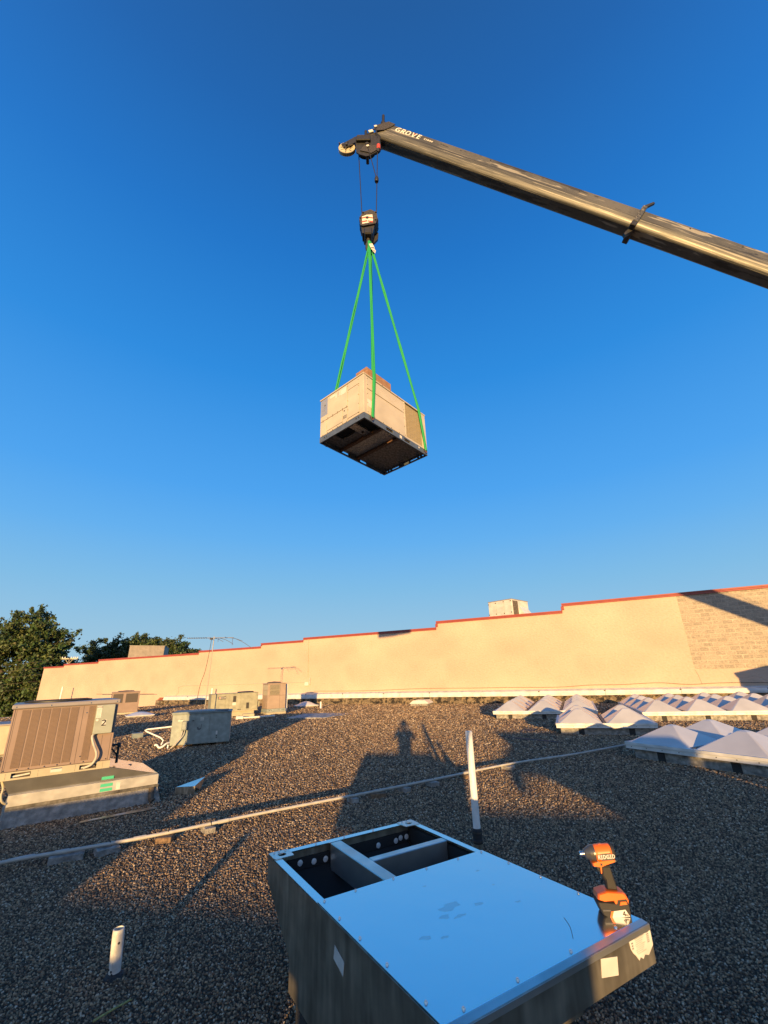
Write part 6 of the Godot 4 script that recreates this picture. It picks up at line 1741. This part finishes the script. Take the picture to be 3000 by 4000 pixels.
func sdf_mesh(st: SurfaceTool, bones: Array, cell: float, k: float) -> void:
	# bones: [a, b, ra, rb, colour]
	var lo := Vector3(1e9, 1e9, 1e9)
	var hi := -lo
	for b in bones:
		var m: float = maxf(b[2], b[3]) + cell * 3.0
		for e in [b[0], b[1]]:
			lo = lo.min(e - Vector3.ONE * m)
			hi = hi.max(e + Vector3.ONE * m)
	var nx := int((hi.x - lo.x) / cell) + 2
	var ny := int((hi.y - lo.y) / cell) + 2
	var nz := int((hi.z - lo.z) / cell) + 2
	var acc := PackedFloat32Array()
	acc.resize(nx * ny * nz)
	var best := PackedFloat32Array()
	best.resize(nx * ny * nz)
	best.fill(1e9)
	var who := PackedInt32Array()
	who.resize(nx * ny * nz)
	for bi in bones.size():
		var b: Array = bones[bi]
		var pa: Vector3 = b[0]
		var pb: Vector3 = b[1]
		var ra: float = b[2]
		var rb: float = b[3]
		var m: float = maxf(ra, rb) + k * 4.0 + cell * 2.0
		var l0 := ((pa.min(pb) - Vector3.ONE * m) - lo) / cell
		var l1 := ((pa.max(pb) + Vector3.ONE * m) - lo) / cell
		var ba := pb - pa
		var bb := maxf(ba.length_squared(), 1e-9)
		for z in range(maxi(0, int(l0.z)), mini(nz, int(l1.z) + 1)):
			for y in range(maxi(0, int(l0.y)), mini(ny, int(l1.y) + 1)):
				for x in range(maxi(0, int(l0.x)), mini(nx, int(l1.x) + 1)):
					var p := lo + Vector3(x, y, z) * cell
					var h := clampf((p - pa).dot(ba) / bb, 0.0, 1.0)
					var d := p.distance_to(pa + ba * h) - lerpf(ra, rb, h)
					var i := (z * ny + y) * nx + x
					acc[i] += exp(-d / k)
					if d < best[i]:
						best[i] = d
						who[i] = bi
	var val := PackedFloat32Array()
	val.resize(acc.size())
	for i in acc.size():
		val[i] = -k * log(acc[i]) if acc[i] > 1e-30 else 1.0
	var vid := {}
	var vp := {}
	for z in nz - 1:
		for y in ny - 1:
			for x in nx - 1:
				var i := (z * ny + y) * nx + x
				var inside := 0
				var sum := Vector3.ZERO
				var cnt := 0
				var c := []
				for q in 8:
					var v := val[i + (q & 1) + ((q >> 1) & 1) * nx + ((q >> 2) & 1) * nx * ny]
					c.append(v)
					if v < 0.0:
						inside += 1
				if inside == 0 or inside == 8:
					continue
				for e in [[0, 1], [2, 3], [4, 5], [6, 7], [0, 2], [1, 3], [4, 6], [5, 7], [0, 4], [1, 5], [2, 6], [3, 7]]:
					var a: float = c[e[0]]
					var b2: float = c[e[1]]
					if (a < 0.0) != (b2 < 0.0):
						var f := a / (a - b2)
						var A := Vector3(e[0] & 1, (e[0] >> 1) & 1, (e[0] >> 2) & 1)
						var B := Vector3(e[1] & 1, (e[1] >> 1) & 1, (e[1] >> 2) & 1)
						sum += A.lerp(B, f)
						cnt += 1
				vp[i] = lo + (Vector3(x, y, z) + sum / cnt) * cell
				vid[i] = who[i]
	var step := [1, nx, nx * ny]
	for i in vp:
		for ax in 3:
			var s: int = step[ax]
			var o1: int = step[(ax + 1) % 3]
			var o2: int = step[(ax + 2) % 3]
			# the edge from corner i along ax is shared by i, i-o1, i-o2, i-o1-o2
			if i + s >= val.size():
				continue
			var v0 := val[i]
			var v1 := val[i + s]
			if (v0 < 0.0) == (v1 < 0.0):
				continue
			if not (vp.has(i - o1) and vp.has(i - o2) and vp.has(i - o1 - o2)):
				continue
			var n := Vector3.ZERO
			n[ax] = 1.0 if v0 < 0.0 else -1.0
			var q := [vp[i], vp[i - o1], vp[i - o1 - o2], vp[i - o2]]
			var col: Color = bones[vid[i]][4]
			var nn: Vector3 = (q[1] - q[0]).cross(q[2] - q[0])
			if nn.dot(n) < 0:
				q.reverse()
			for kk in [0, 2, 1, 0, 3, 2]:
				st.set_color(col)
				st.add_vertex(q[kk])

func make_person() -> void:
	var sk := Color(0.36, 0.21, 0.14)
	var sh := Color(0.05, 0.06, 0.09)
	var jn := Color(0.04, 0.055, 0.09)
	var bo := Color(0.05, 0.035, 0.022)
	var ha := Color(0.025, 0.018, 0.012)
	var o := Vector3(0.02, roof_y(0, 0.42), 0.44)
	var V := func(x: float, y: float, z: float) -> Vector3: return Vector3(x, y, z)
	var t := thing("person", "person holding up a phone, standing at the viewpoint, visible as a shadow", "person", Transform3D(Basis(), o))
	var body := []
	for s in [-1.0, 1.0]:
		body.append([V.call(0.10 * s, 0.86, 0), V.call(0.12 * s, 0.48, -0.02), 0.085, 0.058, jn])
		body.append([V.call(0.12 * s, 0.48, -0.02), V.call(0.13 * s, 0.10, 0.02), 0.056, 0.042, jn])
		body.append([V.call(0.13 * s, 0.07, 0.05), V.call(0.145 * s, 0.04, -0.13), 0.05, 0.038, bo])
		body.append([V.call(0.15 * s, 1.33, 0.0), V.call(0.27 * s, 1.24, -0.16), 0.056, 0.042, sh])
		body.append([V.call(0.27 * s, 1.24, -0.16), V.call(0.10 * s, 1.50, -0.30), 0.040, 0.028, sk])
	body.append([V.call(0, 0.92, 0.0), V.call(0, 1.12, 0.0), 0.135, 0.125, sh])
	body.append([V.call(-0.07, 1.12, 0.0), V.call(-0.10, 1.30, 0.0), 0.10, 0.085, sh])
	body.append([V.call(0.07, 1.12, 0.0), V.call(0.10, 1.30, 0.0), 0.10, 0.085, sh])
	body.append([V.call(0, 1.34, 0.0), V.call(0, 1.45, -0.01), 0.055, 0.05, sk])
	var st := st_new()
	st.set_smooth_group(0)
	sdf_mesh(st, body, 0.02, 0.018)
	var head := []
	head.append([V.call(0, 1.545, -0.01), V.call(0, 1.56, 0.005), 0.092, 0.09, ha])
	head.append([V.call(0, 1.49, -0.045), V.call(0, 1.55, -0.05), 0.052, 0.062, sk])
	head.append([V.call(0, 1.455, -0.06), V.call(0, 1.47, -0.055), 0.032, 0.04, sk])
	head.append([V.call(0, 1.505, -0.118), V.call(0, 1.54, -0.105), 0.012, 0.008, sk])
	head.append([V.call(-0.018, 1.475, -0.100), V.call(0.018, 1.475, -0.100), 0.007, 0.007, Color(0.25, 0.10, 0.08)])
	for s in [-1.0, 1.0]:
		head.append([V.call(0.088 * s, 1.50, 0.0), V.call(0.09 * s, 1.54, 0.005), 0.014, 0.017, sk])
		head.append([V.call(0.031 * s, 1.545, -0.099), V.call(0.033 * s, 1.545, -0.099), 0.010, 0.010, Color(0.05, 0.04, 0.035)])
	sdf_mesh(st, head, 0.007, 0.006)
	for s in [-1.0, 1.0]:
		var hand := []
		hand.append([V.call(0.10 * s, 1.50, -0.30), V.call(0.085 * s, 1.555, -0.335), 0.028, 0.03, sk])
		hand.append([V.call(0.085 * s, 1.555, -0.335), V.call(0.075 * s, 1.60, -0.345), 0.027, 0.026, sk])
		for f in 4:
			var y: float = 1.575 + 0.018 * f
			var ln: float = [0.9, 1.0, 1.05, 0.85][f]
			hand.append([V.call(0.085 * s, y, -0.355), V.call(0.062 * s, y + 0.008, -0.402), 0.0095, 0.009, sk])
			hand.append([V.call(0.062 * s, y + 0.008, -0.402), V.call((0.062 - 0.030 * ln) * s, y + 0.010, -0.408), 0.009, 0.008, sk])
		hand.append([V.call(0.075 * s, 1.56, -0.335), V.call(0.045 * s, 1.60, -0.352), 0.012, 0.010, sk])
		hand.append([V.call(0.045 * s, 1.60, -0.352), V.call(0.028 * s, 1.628, -0.362), 0.010, 0.0085, sk])
		sdf_mesh(st, hand, 0.0045, 0.004)
	st.generate_normals()
	part(t, "body", st.commit(), MT["body"])
	var ph := thing("phone", "black phone held upright by the person at the viewpoint", "phone", Transform3D(Basis(Vector3.RIGHT, deg_to_rad(21.1)), Vector3(0.02, EYE - 0.045, 0.05)))
	part(ph, "case", box(Vector3(-0.038, -0.08, -0.004), Vector3(0.038, 0.08, 0.004), 0.002), MT["black"])
	part(ph, "screen", box(Vector3(-0.035, -0.076, 0.0042), Vector3(0.035, 0.076, 0.0048), 0.0), MT["dark_steel"])
	part(ph, "lens_ring", disc(0.008, 0.001, 14), MT["chrome"], Vector3(-0.022, 0.055, -0.0052), Basis(Vector3.RIGHT, PI / 2))

# ------------------------------------------------------------------ gravel
func make_gravel() -> void:
	var r := RandomNumberGenerator.new()
	r.seed = 4242
	# a pebble of twenty faces
	var g := (1.0 + sqrt(5.0)) / 2.0
	var vs := []
	for p in [[-1, g, 0], [1, g, 0], [-1, -g, 0], [1, -g, 0], [0, -1, g], [0, 1, g], [0, -1, -g], [0, 1, -g], [g, 0, -1], [g, 0, 1], [-g, 0, -1], [-g, 0, 1]]:
		vs.append(Vector3(p[0], p[1], p[2]).normalized() * Vector3(1.0, 0.9, 0.85) * r.randf_range(0.78, 1.1))
	var st := st_new()
	for f in [[0, 11, 5], [0, 5, 1], [0, 1, 7], [0, 7, 10], [0, 10, 11], [1, 5, 9], [5, 11, 4], [11, 10, 2], [10, 7, 6], [7, 1, 8], [3, 9, 4], [3, 4, 2], [3, 2, 6], [3, 6, 8], [3, 8, 9], [4, 9, 5], [2, 4, 11], [6, 2, 10], [8, 6, 7], [9, 8, 1]]:
		face(st, [vs[f[0]], vs[f[1]], vs[f[2]]], vs[f[0]] + vs[f[1]] + vs[f[2]])
	var pebble := st.commit()
	var buf := PackedFloat32Array()
	var z := 1.6
	while z < 46.0:
		var sp := 0.0128 * maxf(1.0, z / 4.0)
		var half := 0.95 * z + 2.6
		var x := -half
		while x < half:
			x += sp * (0.55 + 0.9 * r.randf())
			var px := x + r.randf_range(-0.8, 0.8) * sp
			var pz := -z + r.randf_range(-1.3, 1.3) * sp
			var d := NW.x * px + NW.z * pz
			var s := WD.x * px + WD.z * pz
			if d > 26.9 or s < eave_s(d) + 0.15:
				continue
			var rad := sp * r.randf_range(0.42, 0.78)
			var hgt := rad * 0.85
			var b := Basis(Vector3.UP, r.randf() * TAU) * Basis(Vector3.RIGHT, r.randf_range(-0.5, 0.5)) * Basis.from_scale(Vector3(rad * r.randf_range(0.8, 1.3), hgt * r.randf_range(0.8, 1.25), rad))
			var y := roof_y(px, pz) + hgt * r.randf_range(0.15, 0.6)
			var c := Color(0.050, 0.034, 0.021).lerp(Color(0.43, 0.295, 0.165), pow(r.randf(), 1.8))
			var q := r.randf()
			if q < 0.05:
				c = Color(0.46, 0.38, 0.27)
			elif q < 0.10:
				c = Color(0.20, 0.11, 0.06)
			buf.append_array(PackedFloat32Array([b.x.x, b.y.x, b.z.x, px, b.x.y, b.y.y, b.z.y, y, b.x.z, b.y.z, b.z.z, pz, c.r, c.g, c.b, 1.0]))
		z += sp * 0.95
	var mm := MultiMesh.new()
	mm.transform_format = MultiMesh.TRANSFORM_3D
	mm.use_colors = true
	mm.mesh = pebble
	mm.instance_count = int(buf.size() / 16.0)
	mm.buffer = buf
	var mi := MultiMeshInstance3D.new()
	mi.name = "gravel"
	mi.multimesh = mm
	mi.material_override = MT["stone"]
	add_child(mi, true)
	mi.set_meta("kind", "stuff")
	tag(mi, "loose dark grey and brown gravel spread over the roof", "gravel")
	print("stones ", mm.instance_count)
